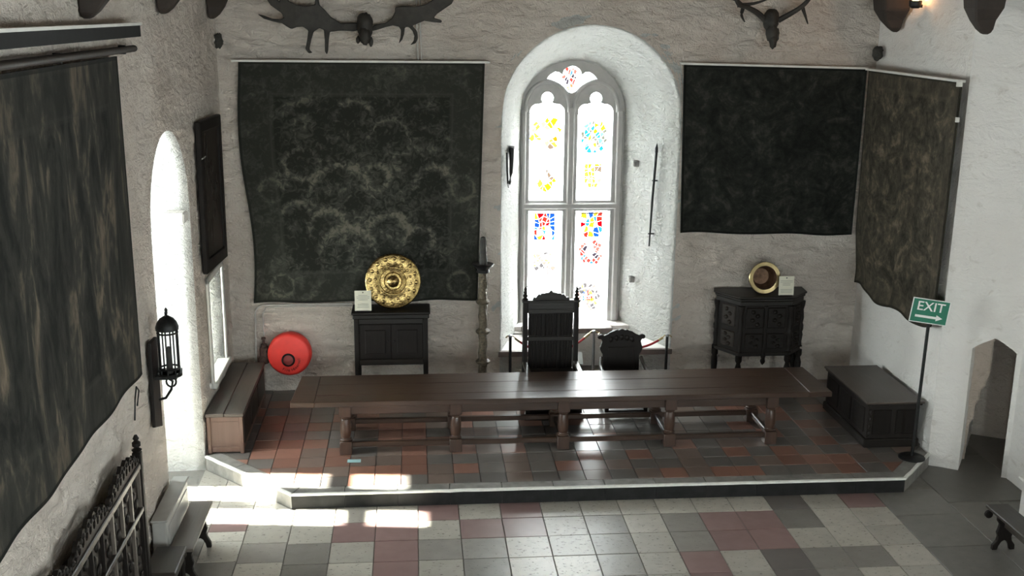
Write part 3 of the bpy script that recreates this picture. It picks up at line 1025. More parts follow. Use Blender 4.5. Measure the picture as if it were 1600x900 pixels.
def tile(name, poly, z0, z1, mat, parent, rnd, gap=0.005):
    c = (sum(p[0] for p in poly) / len(poly), sum(p[1] for p in poly) / len(poly))
    q = []
    for p in poly:
        d = math.hypot(p[0] - c[0], p[1] - c[1])
        k = max(0, 1 - 1.4 * gap / max(d, 1e-3))
        q.append((c[0] + (p[0] - c[0]) * k, c[1] + (p[1] - c[1]) * k))
    dz = rnd.uniform(-0.0025, 0.0015)
    q2 = [(c[0] + (p[0] - c[0]) * 0.988, c[1] + (p[1] - c[1]) * 0.988) for p in q]
    n = len(q)
    vs_ = [(p[0], p[1], z0) for p in q] + [(p[0], p[1], z1 + dz - 0.004) for p in q] + [(p[0], p[1], z1 + dz) for p in q2]
    fs_ = [tuple(range(2 * n, 3 * n))]
    for lv in (0, 1):
        fs_ += [(lv * n + i, lv * n + (i + 1) % n, (lv + 1) * n + (i + 1) % n, (lv + 1) * n + i) for i in range(n)]
    return MB().add(vs_, fs_).build(name, mat, parent, fix=False)


rnd = random.Random(11)
DPOLY = [(XL, 13.44), (-1.515, 12.20), (6.08, 12.17), (6.76, 12.93)]      # dais edge, left to right
COLS = [-1.466, -.98, -.495, -.005, .48, .98, 1.47, 1.95, 2.42, 2.88, 3.34, 3.80, 4.27, 4.74, 5.21, 5.69]
ROWS = [12.24, 11.79, 11.31, 10.83, 10.35, 9.87, 9.39]
KEYS = {'p': 'pale', 'g': 'grey', 'm': 'maroon', 'd': 'dark'}
MAP = ['pppmpmppppppdpm', 'pmmpmmpgpgmmgpp', 'gpmggppgpgmmppp', 'gpmpgppgpmpdggp', 'ppgmpgpppmpdgpp', 'gmppgmpgpppmgpm']
for r in range(len(ROWS) - 1):
    for c in range(len(COLS) - 1):
        x0, x1, y1, y0 = COLS[c], COLS[c + 1], ROWS[r], ROWS[r + 1]
        tile('floor_tile', [(x0, y0), (x1, y0), (x1, y1), (x0, y1)], -0.04, 0.0, KEYS[MAP[r][c]], fl, rnd)
LC = [(XL - 0.01, -2.40), (-2.40, -1.97), (-1.97, -1.466)]
LR_ = [[13.5, 12.95, 12.45, 12.02, 11.78, 11.60, 11.1, 10.6, 10.1, 9.6, 9.2], [13.5, 12.75, 12.33, 11.86, 11.66, 11.42, 10.95, 10.45, 9.9, 9.4], [13.0, 12.42, 11.86, 11.35, 10.9, 10.4, 9.9, 9.4]]
for ci, (x0, x1) in enumerate(LC):
    for r in range(len(LR_[ci]) - 1):
        poly = clip([(x0, LR_[ci][r + 1]), (x1, LR_[ci][r + 1]), (x1, LR_[ci][r]), (x0, LR_[ci][r])], DPOLY[1], DPOLY[0])
        if len(poly) > 2 and area(poly) > 0.004:
            mt = 'maroon' if (ci, r) in ((1, 3), (0, 8)) else rnd.choice(['pale', 'pale', 'grey'])
            tile('floor_tile', poly, -0.04, 0.0, mt, fl, rnd)
# big worn slabs on the right
for (x0, x1, y0, y1) in [(5.69, 6.5, 11.55, 12.25), (5.69, 6.5, 10.75, 11.55), (5.69, 6.5, 9.9, 10.75), (5.69, 6.5, 9.2, 9.9),
                         (6.5, 7.66, 11.85, 13.3), (6.5, 7.15, 10.9, 11.85), (7.15, 7.7, 10.6, 11.85), (6.5, 7.15, 10.0, 10.9), (7.15, 7.7, 9.6, 10.6), (6.5, 7.15, 9.2, 10.0),
                         (7.66, 9.0, 12.2, 14.9), (6.7, 7.66, 13.3, 14.6)]:
    poly = [(x0, y0), (x1, y0), (x1, y1), (x0, y1)]
    if x0 < 7.6:
        poly = clip(clip(poly, (6.08, 9.0), (6.08, 9.0001)) if False else poly, (7.7, 0), (7.7, 20))
        poly = clip(poly, DPOLY[3], (6.08, 12.17)) if y1 > 12 and x0 < 6.7 and False else poly
    if len(poly) > 2:
        tile('floor_slab', poly, -0.04, 0.0 if x0 < 7 else -0.004, 'slab', fl, rnd)

# ------------------------------------------------------------------ dais
da = thing('floor_dais', 'low dais paved with red and brown quarry tiles, white edged step', 'dais', (2.0, 14.0, 0.0), None, 'structure')
dpoly_full = [(XL, 13.44), (-1.515, 12.20), (6.08, 12.17), (6.76, 12.93), (6.84, YB), (XL, YB)]
MB().prism([(p[0] + (0.02 if p[0] < 0 else -0.02) * (p[1] < 14), p[1] + 0.03 * (p[1] < 14)) for p in dpoly_full], 0.0, DZ - 0.02).build('dais_core', 'floor', da)
IN = 0.20


def offset_line(a, b, d):
    dx, dy = b[0] - a[0], b[1] - a[1]
    L = math.hypot(dx, dy)
    return (a[0] - dy / L * d, a[1] + dx / L * d), (b[0] - dy / L * d, b[1] + dx / L * d)


def meet(l1, l2):
    (x1, y1), (x2, y2) = l1
    (x3, y3), (x4, y4) = l2
    dd = (x1 - x2) * (y3 - y4) - (y1 - y2) * (x3 - x4)
    a = x1 * y2 - y1 * x2
    b = x3 * y4 - y3 * x4
    return ((a * (x3 - x4) - (x1 - x2) * b) / dd, (a * (y3 - y4) - (y1 - y2) * b) / dd)


edges = [(DPOLY[0], DPOLY[1]), (DPOLY[1], DPOLY[2]), (DPOLY[2], DPOLY[3])]
lines_in = [offset_line(a, b, IN) for a, b in edges]
TW, TH = 0.3265, 0.31
rnd = random.Random(23)
for i in range(30):
    for j in range(12):
        x0, y0 = -2.82 + TW * i, 12.375 + TH * j
        poly = [(x0, y0), (x0 + TW, y0), (x0 + TW, y0 + TH), (x0, y0 + TH)]
        for a, b in lines_in:
            poly = clip(poly, a, b)
            if len(poly) < 3:
                break
        if len(poly) < 3:
            continue
        poly = clip(clip(clip(poly, (XL, 20), (XL, 0)), (6.78, 0), (6.83, 20)), (10, YB), (0, YB))
        if len(poly) < 3 or area(poly) < 0.004:
            continue
        red = 0.55 if x0 < 1.0 else 0.28
        u = rnd.random()
        mt = 'terracotta' if u < red * 0.75 else ('terra_brown' if u < 0.62 else 'terra_dark')
        tile('quarry_tile', poly, DZ - 0.03, DZ, mt, da, rnd, 0.004)
# kerb stones, white nosing, black risers
for k, (a, b) in enumerate(edges):
    A_, B_ = Vector((a[0], a[1], 0)), Vector((b[0], b[1], 0))
    L = (B_ - A_).length
    d_ = (B_ - A_) / L
    nn = Vector((-d_.y, d_.x, 0))
    n = max(2, int(round(L / 0.62)))
    # inner ends follow the mitre with the neighbouring edge
    in_a = meet(lines_in[k], lines_in[k - 1]) if k > 0 else tuple((A_ + nn * IN)[:2])
    in_b = meet(lines_in[k], lines_in[k + 1]) if k < 2 else tuple((B_ + nn * IN)[:2])
    s_a = (Vector((in_a[0], in_a[1], 0)) - A_).dot(d_)
    s_b = (Vector((in_b[0], in_b[1], 0)) - A_).dot(d_)
    for i in range(n):
        o0, o1 = L * i / n, L * (i + 1) / n
        i0, i1 = (s_a if i == 0 else o0), (s_b if i == n - 1 else o1)
        m0, m1 = [(x + (y - x) * 0.034 / IN) for x, y in ((o0, i0), (o1, i1))]
        P = [A_ + d_ * m0 + nn * 0.034, A_ + d_ * m1 + nn * 0.034, A_ + d_ * i1 + nn * IN, A_ + d_ * i0 + nn * IN]
        tile('kerb_stone', [(p.x, p.y) for p in P], DZ - 0.06, DZ, 'kerb', da, rnd, 0.003)
        P = [A_ + d_ * (o0 + .002) + nn * 0.006, A_ + d_ * (o1 - .002) + nn * 0.006, A_ + d_ * o1 + nn * 0.05, A_ + d_ * o0 + nn * 0.05]
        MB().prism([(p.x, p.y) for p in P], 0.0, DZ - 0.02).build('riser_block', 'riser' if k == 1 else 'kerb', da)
    jj = [0.0] + [L * (i + 1) / (n * 4) for i in range(n * 4)]
    vs_, fs_ = [], []
    for s in jj:
        wv = 0.004 * noise.noise(Vector((s * 5, k * 9, 0)))
        for (off, z) in ((-0.006 + wv, DZ - 0.022 + wv), (-0.006 + wv, DZ + 0.003), (0.032 + wv * 2, DZ + 0.003), (0.032 + wv * 2, DZ - 0.022)):
            p = A_ + d_ * s + nn * off
            vs_.append((p.x, p.y, z))
    for i in range(len(jj) - 1):
        for q in range(4):
            q2 = (q + 1) % 4
            fs_.append((i * 4 + q, (i + 1) * 4 + q, (i + 1) * 4 + q2, i * 4 + q2))
    fs_ += [(0, 1, 2, 3), tuple(len(vs_) - 4 + q for q in (3, 2, 1, 0))]
    MB().add(vs_, fs_).build('nosing', 'white_paint', da)


# ------------------------------------------------------------------ tapestries
def tapestry(label, corner_fn, w, h, mat, nu=44, nv=44, thick=0.018, name='tapestry', rail=None, nrm=(0, -1, 0)):
    """corner_fn(u,v) -> point, u 0..1 along, v 0..1 upward; closed cloth slab"""
    t = thing(name, label, 'tapestry', corner_fn(0.5, 0.0))
    nv_ = Vector(nrm)
    vs_, fs_, uvs = [], [], []
    for sgn in (1, 0):
        for i in range(nu + 1):
            for j in range(nv + 1):
                u, v = i / nu, j / nv
                vs_.append(Vector(corner_fn(u, v)) + nv_ * thick * sgn)
                uvs.append((u * w, v * h, 0))
    n = (nu + 1) * (nv + 1)
    for i in range(nu):
        for j in range(nv):
            a = i * (nv + 1) + j
            fs_.append((a, a + nv + 1, a + nv + 2, a + 1))
            fs_.append((a + n, a + n + 1, a + n + nv + 2, a + n + nv + 1))
    edge = [i * (nv + 1) for i in range(nu + 1)] + [nu * (nv + 1) + j for j in range(1, nv + 1)] + \
           [i * (nv + 1) + nv for i in range(nu - 1, -1, -1)] + [j for j in range(nv - 1, 0, -1)]
    for i in range(len(edge)):
        a, b = edge[i], edge[(i + 1) % len(edge)]
        fs_.append((a, b, b + n, a + n))
    mb = MB()
    mb.add(vs_, fs_)
    o = mb.build('cloth', mat, t, fix=False, smooth='all')
    at = o.data.attributes.new('cloth', 'FLOAT_VECTOR', 'POINT')
    for k, q in enumerate(uvs):
        at.data[k].vector = q
    if rail:
        rail(t)
    return t


def lerp(a, b, t):
    return a + (b - a) * t


TAP = {
    'bl': tapestry_mat('tapestry_verdure', 3.45, 3.5, (0.019, 0.0195, 0.0165), (0.046, 0.047, 0.040), (0.125, 0.118, 0.094), 'verdure', 1.0, 0.46),
    'br': tapestry_mat('tapestry_dark', 2.78, 2.5, (0.010, 0.011, 0.0095), (0.022, 0.023, 0.020), (0.060, 0.060, 0.050), 'mottle', 2.0, 0.02),
    'r': tapestry_mat('tapestry_brown', 2.9, 3.15, (0.026, 0.024, 0.018), (0.070, 0.060, 0.045), (0.19, 0.155, 0.11), 'mottle', 3.4, 0.24),
    'l': tapestry_mat('tapestry_figures', 5.0, 3.05, (0.012, 0.012, 0.011), (0.035, 0.034, 0.029), (0.185, 0.145, 0.105), 'figures', 5.2, 0.42),
}


def f_bl(u, v):
    x = lerp(lerp(-2.39, -2.47, v ** 1.3), lerp(0.925, 1.02, v), u)
    z = lerp(1.585 + 0.012 * math.sin(u * 17), 5.09, v)
    if u < 0.5:
        x += 0.05 * math.sin(v * PI * 2.2) * (1 - 2 * u)
    y = 15.885 + (0.014 * math.sin(u * 26 + 2 * v) + 0.010 * math.sin(u * 11 + 4)) * (1 - v * 0.8)
    return (x, y, z)


def rail_bl(t):
    MB().box(-2.53, 1.09, 15.82, 15.90, 5.085, 5.115).build('hanging_rail', 'rail', t)


tapestry('large dark verdure tapestry with curling leaves on the back wall, left of the window', f_bl, 3.45, 3.5, TAP['bl'], rail=rail_bl)


def f_br(u, v):
    x = lerp(lerp(3.985, 3.92, v), lerp(6.66, 6.67, v), u)
    z = lerp(2.595 - 0.055 * u + 0.012 * math.sin(u * 13), 5.085 - 0.05 * u, v)
    y = 15.885 + (0.012 * math.sin(u * 21 + 2 * v) + 0.008 * math.sin(u * 9)) * (1 - v * 0.8)
    return (x, y, z)


def rail_br(t):
    v = [(3.86, 15.82, 5.085), (6.69, 15.82, 5.032), (6.69, 15.90, 5.032), (3.86, 15.90, 5.085)]
    MB().add(v + [(p[0], p[1], p[2] + 0.03) for p in v], [(3, 2, 1, 0), (4, 5, 6, 7), (0, 1, 5, 4), (1, 2, 6, 5), (2, 3, 7, 6), (3, 0, 4, 7)]).build('hanging_rail', 'rail', t)


tapestry('nearly black tapestry on the back wall, right of the window', f_br, 2.78, 2.5, TAP['br'], rail=rail_br)


def f_r(u, v):
    y = lerp(lerp(15.62, 15.80, min(1, v * 4)), lerp(13.00, 12.96, v), u)
    zb = 1.86 - 0.07 * math.sin(u * PI) + 0.045 * math.sin(u * 13) + 0.03 * u
    z = lerp(zb, 5.03, v)
    x = 6.715 + 0.02 * (15.95 - y) / -3 * 1.0 + (0.022 * math.sin(u * 15 + 1) + 0.012 * math.sin(u * 31)) * (1 - v)
    if v < 0.06:
        x -= 0.03 * (1 - v / 0.06)
    return (x - 0.03, y, z)


def rail_r(t):
    MB().box(6.62, 6.69, 12.94, 15.81, 5.022, 5.052).build('hanging_rail', 'rail', t)
    MB().box(6.60, 6.66, 12.95, 12.99, 4.97, 5.03).build('bracket', 'rail', t)
    MB().box(6.63, 6.67, 12.95, 12.98, 4.54, 4.60).build('bracket', 'rail', t)


tapestry('faded brown tapestry with a drooping hem on the right side wall', f_r, 2.9, 3.15, TAP['r'], rail=rail_r, nrm=(-1, 0, 0))


def f_l(u, v):
    y = lerp(5.4, 10.35, u)
    z = lerp(2.36 + 0.012 * math.sin(u * 23), 5.375, v)
    x = XL + 0.055 + (0.009 * math.sin(u * 34) + 0.008 * math.sin(u * 13 + 2)) * (1 - 0.75 * v)
    return (x, y, z)


tapestry('long figured tapestry hanging on the left wall at the frame edge', f_l, 5.0, 3.05, TAP['l'], nu=70, nrm=(1, 0, 0))
pl = thing('tapestry_pole', 'round grey pole above the left wall tapestry', 'pole', (XL + 0.07, 8.0, 5.4))
MB().tube([(XL + 0.085, 5.2, 5.425), (XL + 0.085, 8.0, 5.43), (XL + 0.085, 10.95, 5.425)], 0.032, 10).build('pole', 'panel_wood', pl, smooth=True)
for yy in (6.4, 8.7, 10.6):
    MB().box(XL + .03, XL + 0.09, yy - 0.02, yy + 0.02, 5.385, 5.465).build('bracket', 'iron', pl)
pel = thing('pelmet', 'long black pelmet board with a pale top edge high on the left wall', 'pelmet', (XL + 0.07, 8.0, 5.53))
MB().box(XL + .045, XL + 0.14, 5.0, 11.02, 5.535, 5.64).build('board', 'black', pel)
MB().box(XL + .045, XL + 0.155, 5.0, 11.03, 5.64, 5.665).build('top_edge', 'rail', pel)

# ------------------------------------------------------------------ long table
tb = thing('long_table', 'very long dark oak refectory table on turned legs across the dais', 'table', (1.95, 13.87, DZ))
TX0, TX1, TY0, TY1, TZ = -1.62, 5.52, 13.335, 14.40, 0.93
ys = [TY0, 13.60, 14.02, TY1]
for a, b in zip(ys[:-1], ys[1:]):
    n = 24
    vs_, fs_ = [], []
    for i in range(n + 1):
        x = lerp(TX0 + 0.31, TX1 - 0.31, i / n)
        wz = 0.004 * noise.noise(Vector((x * 1.3, a * 3, 0)))
        wy = 0.006 * noise.noise(Vector((x * 0.9, 5, 2))) if a == TY0 else 0
        for (yy, z) in ((a + .001 + wy, TZ - .07), (b - .001, TZ - .07), (b - .001, TZ + wz), (a + .001 + wy, TZ + wz)):
            vs_.append((x, yy, z))
    for i in range(n):
        for q in range(4):
            q2 = (q + 1) % 4
            fs_.append((i * 4 + q, i * 4 + q2, (i + 1) * 4 + q2, (i + 1) * 4 + q))
    fs_ += [(3, 2, 1, 0), tuple(n * 4 + q for q in range(4))]
    MB().add(vs_, fs_).build('top_board', 'table', tb, bevel=0.006)
MB().prism([(TX0, TY0 + 0.01), (TX0 + 0.308, TY0), (TX0 + 0.308, TY1), (TX0 + 0.05, TY1)], TZ - .072, TZ + .001).build('end_board', 'table', tb, bevel=0.008)
MB().prism([(TX1 - 0.308, TY0), (TX1, TY0), (TX1 - 0.03, TY1), (TX1 - 0.308, TY1)], TZ - .072, TZ + .001).build('end_board', 'table', tb, bevel=0.008)
LEGX = (-0.93, 0.50, 1.92, 3.35, 4.73)
LY = (13.44, 14.27)
for i in range(4):
    for y in LY:
        MB().box(LEGX[i] + .07, LEGX[i + 1] - .07, y - .025, y + .025, TZ - 0.20, TZ - 0.071).build('apron', 'table', tb, bevel=0.006)
        MB().box(LEGX[i] + .075, LEGX[i + 1] - .075, y - .032, y + .032, DZ + 0.085, DZ + 0.155).build('stretcher', 'table', tb, bevel=0.01)
for x in LEGX:
    MB().box(x - .025, x + .025, LY[0] + .07, LY[1] - .07, TZ - 0.20, TZ - 0.071).build('cross_rail', 'table', tb, bevel=0.006)
    if x in (LEGX[0], LEGX[2], LEGX[3], LEGX[4]):
        MB().box(x - .032, x + .032, LY[0] + .07, LY[1] - .07, DZ + 0.085, DZ + 0.155).build('cross_stretcher', 'table', tb, bevel=0.01)
leg_mesh = None
for x in LEGX:
    for y in LY:
        if leg_mesh is None:
            m = MB().box(x - .08, x + .08, y - .08, y + .08, DZ, DZ + 0.18)
            m.lathe([(.06, DZ + .18), (.078, DZ + .19), (.078, DZ + .205), (.055, DZ + .215), (.062, DZ + .23), (.072, DZ + .30), (.07, DZ + .40), (.060, DZ + .475), (.052, DZ + .485),
                     (.072, DZ + .495), (.072, DZ + .51), (.055, DZ + .52)], (x, y), 18)
            m.box(x - .078, x + .078, y - .078, y + .078, DZ + .52, TZ - .071)
            first = m.build('leg', 'leg', tb, smooth=True, bevel=0.006)
            leg_mesh = (first, x, y)
        else:
            o = leg_mesh[0].copy()
            COL.objects.link(o)
            o.parent = tb
            o.location = (x - leg_mesh[1], y - leg_mesh[2], 0)
tag(MB().box(-0.90, -0.73, 13.11, 13.20, DZ + .001, DZ + .006).build('paper_slip', 'cyan'), 'small pale cyan slip lying on the tiles by the table leg', 'paper')

# ------------------------------------------------------------------ throne (faces the hall)
th = thing('throne', 'tall dark oak armchair with linenfold back behind the table', 'chair', (1.93, 14.8, DZ))
BX0, BX1, BYF, BYB = 1.53, 2.34, 15.02, 15.10
for x in (BX0, BX1 - 0.07):
    MB().box(x, x + 0.07, BYF - 0.01, BYB, DZ, 1.80).build('back_post', 'oak_dark', th, bevel=0.008)
    MB().lathe([(.036, 1.80), (.045, 1.81), (.022, 1.83), (.036, 1.85), (.036, 1.87), (.018, 1.885), (.03, 1.905), (.03, 1.92), (.014, 1.935), (.022, 1.955), (.012, 1.975), (.004, 1.99)],
               (x + .035, BYF + .035), 12).build('finial', 'oak_dark', th, smooth=True)
crest = [(BX0 + .07, 1.62), (BX1 - .07, 1.62), (BX1 - .07, 1.80)]
cw = (BX1 - BX0) / 2 - .07
prof = [(1.0, 1.77), (0.86, 1.78), (0.80, 1.80), (0.74, 1.84), (0.66, 1.83), (0.60, 1.86), (0.52, 1.885), (0.46, 1.875), (0.40, 1.895), (0.28, 1.895), (0.20, 1.905), (0.10, 1.905), (0.05, 1.93), (0, 1.94)]
cx = (BX0 + BX1) / 2
crest = [(cx - cw, 1.66)] + [(cx - p[0] * cw, p[1]) for p in prof] + [(cx + p[0] * cw, p[1]) for p in reversed(prof[:-1])] + [(cx + cw, 1.66)]
MB().plate(crest, [], lambda u, v, w: Vector((u, BYF + w, v)), 0.05).build('crest_rail', 'oak_dark_x', th, bevel=0.005)
MB().box(BX0 - .015, BX1 + .015, BYF - .03, BYB - .01, 1.765, 1.80).build('cornice', 'oak_dark_x', th, bevel=0.006)
for z0, z1 in ((1.60, 1.665), (1.19, 1.25), (0.68, 0.76)):
    MB().box(BX0 + .07, BX1 - .07, BYF, BYB - .02, z0, z1).build('back_rail', 'oak_dark_x', th, bevel=0.006)
pw = (BX1 - BX0 - 0.14)
for r_, (z0, z1) in enumerate(((1.25, 1.60), (0.76, 1.19))):
    for k in range(3):
        x0 = BX0 + .07 + pw * k / 3
        x1 = x0 + pw / 3
        if k:
            MB().box(x0 - .018, x0 + .018, BYF + .003, BYB - .02, z0, z1).build('muntin', 'oak_dark', th, bevel=0.004)
        m = MB().box(x0 + .012, x1 - .012, BYF + .03, BYF + .045, z0, z1)
        for q in range(4):
            xx = x0 + .045 + (x1 - x0 - .09) * q / 3
            m.tube([(xx, BYF + .03, z0 + .02), (xx, BYF + .022, z0 + .05), (xx, BYF + .022, z1 - .05), (xx, BYF + .03, z1 - .02)], 0.012, 8)
        m.build('linenfold_panel', 'oak_dark', th, smooth=True)
MB().box(BX0, BX1, 14.50, BYF, 0.60, 0.66).build('seat', 'oak_dark_x', th, bevel=0.01)
for s in (BX0, BX1 - .07):
    MB().box(s, s + .07, 14.50, 14.57, DZ, 0.84).build('front_post', 'oak_dark', th, bevel=0.008)
    MB().box(s - .005, s + .075, 14.46, BYF, 0.84, 0.88).build('arm', 'oak_dark_y', th, bevel=0.01)
    MB().box(s + .02, s + .05, 14.57, BYF, DZ + 0.06, 0.60).build('side_panel', 'oak_dark', th)
MB().box(BX0 + .07, BX1 - .07, 14.52, 14.55, DZ + 0.06, 0.60).build('front_panel', 'oak_dark', th)
MB().box(BX0 - .02, BX1 + .02, 14.44, 14.50, DZ, DZ + 0.06).build('foot_rail', 'oak_dark_x', th, bevel=0.008)
lf = MB().add([(2.36, 15.16, 0.745), (2.43, 15.13, 0.745), (2.41, 15.16, 0.93), (2.34, 15.19, 0.93), (2.36, 15.165, 0.745), (2.43, 15.135, 0.745), (2.41, 15.165, 0.93), (2.34, 15.195, 0.93)],
              [(0, 1, 2, 3), (7, 6, 5, 4), (0, 4, 5, 1), (1, 5, 6, 2), (2, 6, 7, 3), (3, 7, 4, 0)])

# ------------------------------------------------------------------ small carved chair
ch = thing('carved_chair', 'low carved dark oak chair with scrolled crest right of the throne', 'chair', (2.97, 14.8, DZ))
cx, yb = 2.98, 15.02
hp = [(0.30, 1.10), (0.285, 1.16), (0.30, 1.19), (0.325, 1.20), (0.335, 1.23), (0.32, 1.26), (0.29, 1.262), (0.26, 1.245), (0.21, 1.265), (0.16, 1.30), (0.11, 1.315), (0.08, 1.335), (0.045, 1.325), (0.02, 1.34), (0, 1.345)]
lowp = [(0.27, 0.62), (0.27, 0.96), (0.29, 0.99), (0.31, 1.03), (0.315, 1.07)]
half = lowp + hp
outl = [(cx - p[0], p[1]) for p in half] + [(cx + p[0], p[1]) for p in reversed(half[:-1])]
MB().plate(outl, [], lambda u, v, w: Vector((u, yb + w + 0.02 * (v - .6), v)), 0.04).build('backrest', 'oak_dark', ch, bevel=0.006)
for s in (-1, 1):
    MB().lathe([(.012, -0.025), (.03, -.02), (.036, 0), (.03, .02), (.012, .025)], (0, 0), 12, Matrix.Translation((cx + s * 0.318, yb + .03, 1.225)) @ Matrix.Rotation(PI / 2, 4, 'X')).build('scroll', 'oak_dark', ch, smooth=True)
m = MB()
for k in range(5):
    m.blob((cx - .16 + .08 * k, yb + .008, 1.19 + 0.03 * math.sin(PI * k / 4)), (.035, .02, .045), k, 0.2, 6)
m.build('carving', 'oak_dark', ch, smooth='all')
MB().box(cx - .20, cx + .20, yb - .006, yb + .01, 0.74, 1.08).build('back_panel', 'oak_dark', ch, bevel=0.008)
MB().box(cx - .31, cx + .31, 14.50, yb, 0.60, 0.65).build('seat', 'oak_dark_x', ch, bevel=0.012)
MB().blob((cx, 14.76, 0.655), (.27, .22, .04), 2, 0.1, 8).build('cushion', 'seat_leather', ch, smooth='all')
for s in (-1, 1):
    for y in (14.53, yb + .01):
        MB().box(cx + s * .28 - .028, cx + s * .28 + .028, y - .028, y + .028, DZ, 0.60).build('leg', 'oak_dark', ch, bevel=0.006)
    MB().box(cx + s * .28 - .018, cx + s * .28 + .018, 14.56, yb, DZ + .05, DZ + .09).build('stretcher', 'oak_dark_y', ch)
    MB().tube([(cx + s * .29, yb, 0.92), (cx + s * .32, 14.9, 0.84), (cx + s * .325, 14.75, 0.80), (cx + s * .31, 14.6, 0.80)], [.03, .03, .03, .028], 8).build('arm', 'oak_dark_y', ch, smooth=True)
    MB().box(cx + s * .30 - .02, cx + s * .30 + .02, 14.56, 14.60, 0.64, 0.79).build('arm_post', 'oak_dark', ch)
MB().box(cx - .26, cx + .26, 14.51, 14.545, DZ + .05, DZ + .10).build('stretcher', 'oak_dark_x', ch)
MB().box(cx - .26, cx + .26, 14.51, 14.545, DZ + .22, DZ + .26).build('stretcher', 'oak_dark_x', ch)

# ------------------------------------------------------------------ rope barrier in front of the window recess
posts = [(1.42, 15.80, 1.05, 'leftmost slim metal barrier post, left of the throne'), (2.70, 15.80, 1.10, 'middle slim metal barrier post between the two chairs'), (3.84, 15.80, 1.02, 'rightmost slim metal barrier post by the window recess')]
for x, y, zt, lb in posts:
    s = thing('barrier_post', lb, 'post', (x, y, DZ), 'rope barrier posts')
    MB().lathe([(.14, DZ), (.14, DZ + .015), (.10, DZ + .03), (.03, DZ + .04)], (x, y), 20).build('base', 'steel', s, smooth=True)
    MB().lathe([(.022, DZ + .04), (.022, zt - .03)], (x, y), 12).build('pole', 'steel' if x == 2.7 else 'iron', s, smooth=True)
    MB().lathe([(.026, zt - .03), (.034, zt - .025), (.034, zt - .005), (.02, zt + .005), (.004, zt + .008)], (x, y), 12).build('cap', 'steel', s, smooth=True)
    MB().tube([(x - .07, y - .01, zt - .04), (x - .04, y, zt - .012), (x, y, zt - .008), (x + .04, y, zt - .012), (x + .07, y - .01, zt - .04)], .009, 8).build('hook', 'brass_plain', s, smooth=True)
for k, (a, b, sag, lb) in enumerate(((posts[0], posts[1], 0.26, 'red rope sagging behind the throne'), (posts[1], posts[2], 0.20, 'red rope sagging behind the carved chair'))):
    pts = []
    for i in range(17):
        t = i / 16
        pts.append((lerp(a[0] + .07, b[0] - .07, t), 15.79, lerp(a[2], b[2], t) - .045 - sag * 4 * t * (1 - t)))
    rp = thing('barrier_rope', lb, 'rope', pts[8])
    MB().tube(pts[1:-1], .017, 8).build('rope', 'rope', rp, smooth=True)
    for q in (0, 15):
        MB().tube([pts[q], pts[q + 1]], .02, 8).build('ferrule', 'brass_plain', rp, smooth=True)
nc = lf.build('notice_card', 'white_print')
tag(nc, 'small white folded card between the throne and the middle post', 'card')
nc.location = (2.47, 15.62, DZ + 0.44)
rk = MB().lathe([(.11, DZ), (.11, DZ + .02), (.02, DZ + .03), (.014, DZ + .44), (.05, DZ + .442)], (2.47, 15.62), 12).build('card_stand', 'iron', smooth=True)
tag(rk, 'thin black stand holding the white card behind the throne', 'stand')

# ------------------------------------------------------------------ chests
c1 = thing('oak_chest', 'long reddish brown oak chest along the left wall corner', 'chest', (-2.48, 14.5, DZ))
X0, X1, Y0, Y1, ZT = -2.71, -2.25, 13.50, 15.62, 0.75
MB().box(X0 + .01, X1 - .01, Y0 + .02, Y1 - .01, DZ + .03, ZT - .05).build('body', 'chest_brown', c1)
MB().box(X0 - .01, X0 + .225, Y0 - .02, Y1, ZT - .05, ZT).build('lid_board', 'chest_lid', c1, bevel=0.008)
MB().box(X0 + .228, X1 + .015, Y0 - .02, Y1, ZT - .05, ZT - .002).build('lid_board', 'chest_lid', c1, bevel=0.008)
for x in (X0, X1 - .05):
    MB().box(x, x + .05, Y0, Y0 + .05, DZ, ZT - .052).build('corner_post', 'chest_brown', c1, bevel=0.006)
    MB().box(x, x + .05, Y1 - .05, Y1, DZ, ZT - .052).build('corner_post', 'chest_brown', c1, bevel=0.006)
MB().box(X0 + .05, X1 - .05, Y0 + .008, Y0 + .03, DZ + .02, DZ + .09).build('end_rail', 'chest_brown', c1, bevel=0.005)
MB().box(X0 + .05, X1 - .05, Y0 + .008, Y0 + .03, ZT - .12, ZT - .052).build('end_rail', 'chest_brown', c1, bevel=0.005)
for k in range(3):
    yy = Y0 + .06 + (Y1 - Y0 - .12) * k / 3
    MB().box(X1 - .02, X1, yy + .04, yy + .66, DZ + .10, ZT - .10).build('side_panel', 'chest_dark', c1, bevel=0.012)

c2 = thing('dark_chest', 'black oak chest with overhanging lid against the right wall', 'chest', (6.3, 13.9, DZ))
X0, X1, Y0, Y1, ZT = 5.97, 6.68, 13.18, 14.66, 0.84
MB().box(X0, X1, Y0, Y1, DZ + .12, ZT - .055).build('body', 'chest_dark', c2, bevel=0.008)
MB().box(X0 - .03, X1 + .02, Y0 - .02, Y1 + .01, DZ, DZ + .12).build('plinth', 'chest_dark', c2, bevel=0.012)
MB().box(X0 - .05, X1 + .04, Y0 - .05, Y1 + .03, ZT - .03, ZT).build('lid', 'chest_lid', c2, bevel=0.008)
MB().box(X0 - .03, X1 + .02, Y0 - .03, Y1 + .01, ZT - .06, ZT - .03).build('lid_moulding', 'chest_dark', c2, bevel=0.008)
for k in range(3):
    yy = Y0 + .05 + (Y1 - Y0 - .1) * k / 3
    MB().box(X0 - .015, X0 + .005, yy + .04, yy + .42, DZ + .18, ZT - .12).build('side_panel', 'oak_dark', c2, bevel=0.012)
for k in range(2):
    xx = X0 + .04 + .32 * k
    MB().box(xx + .03, xx + .29, Y0 - .014, Y0 + .005, DZ + .18, ZT - .12).build('end_panel', 'oak_dark', c2, bevel=0.012)
m = MB()
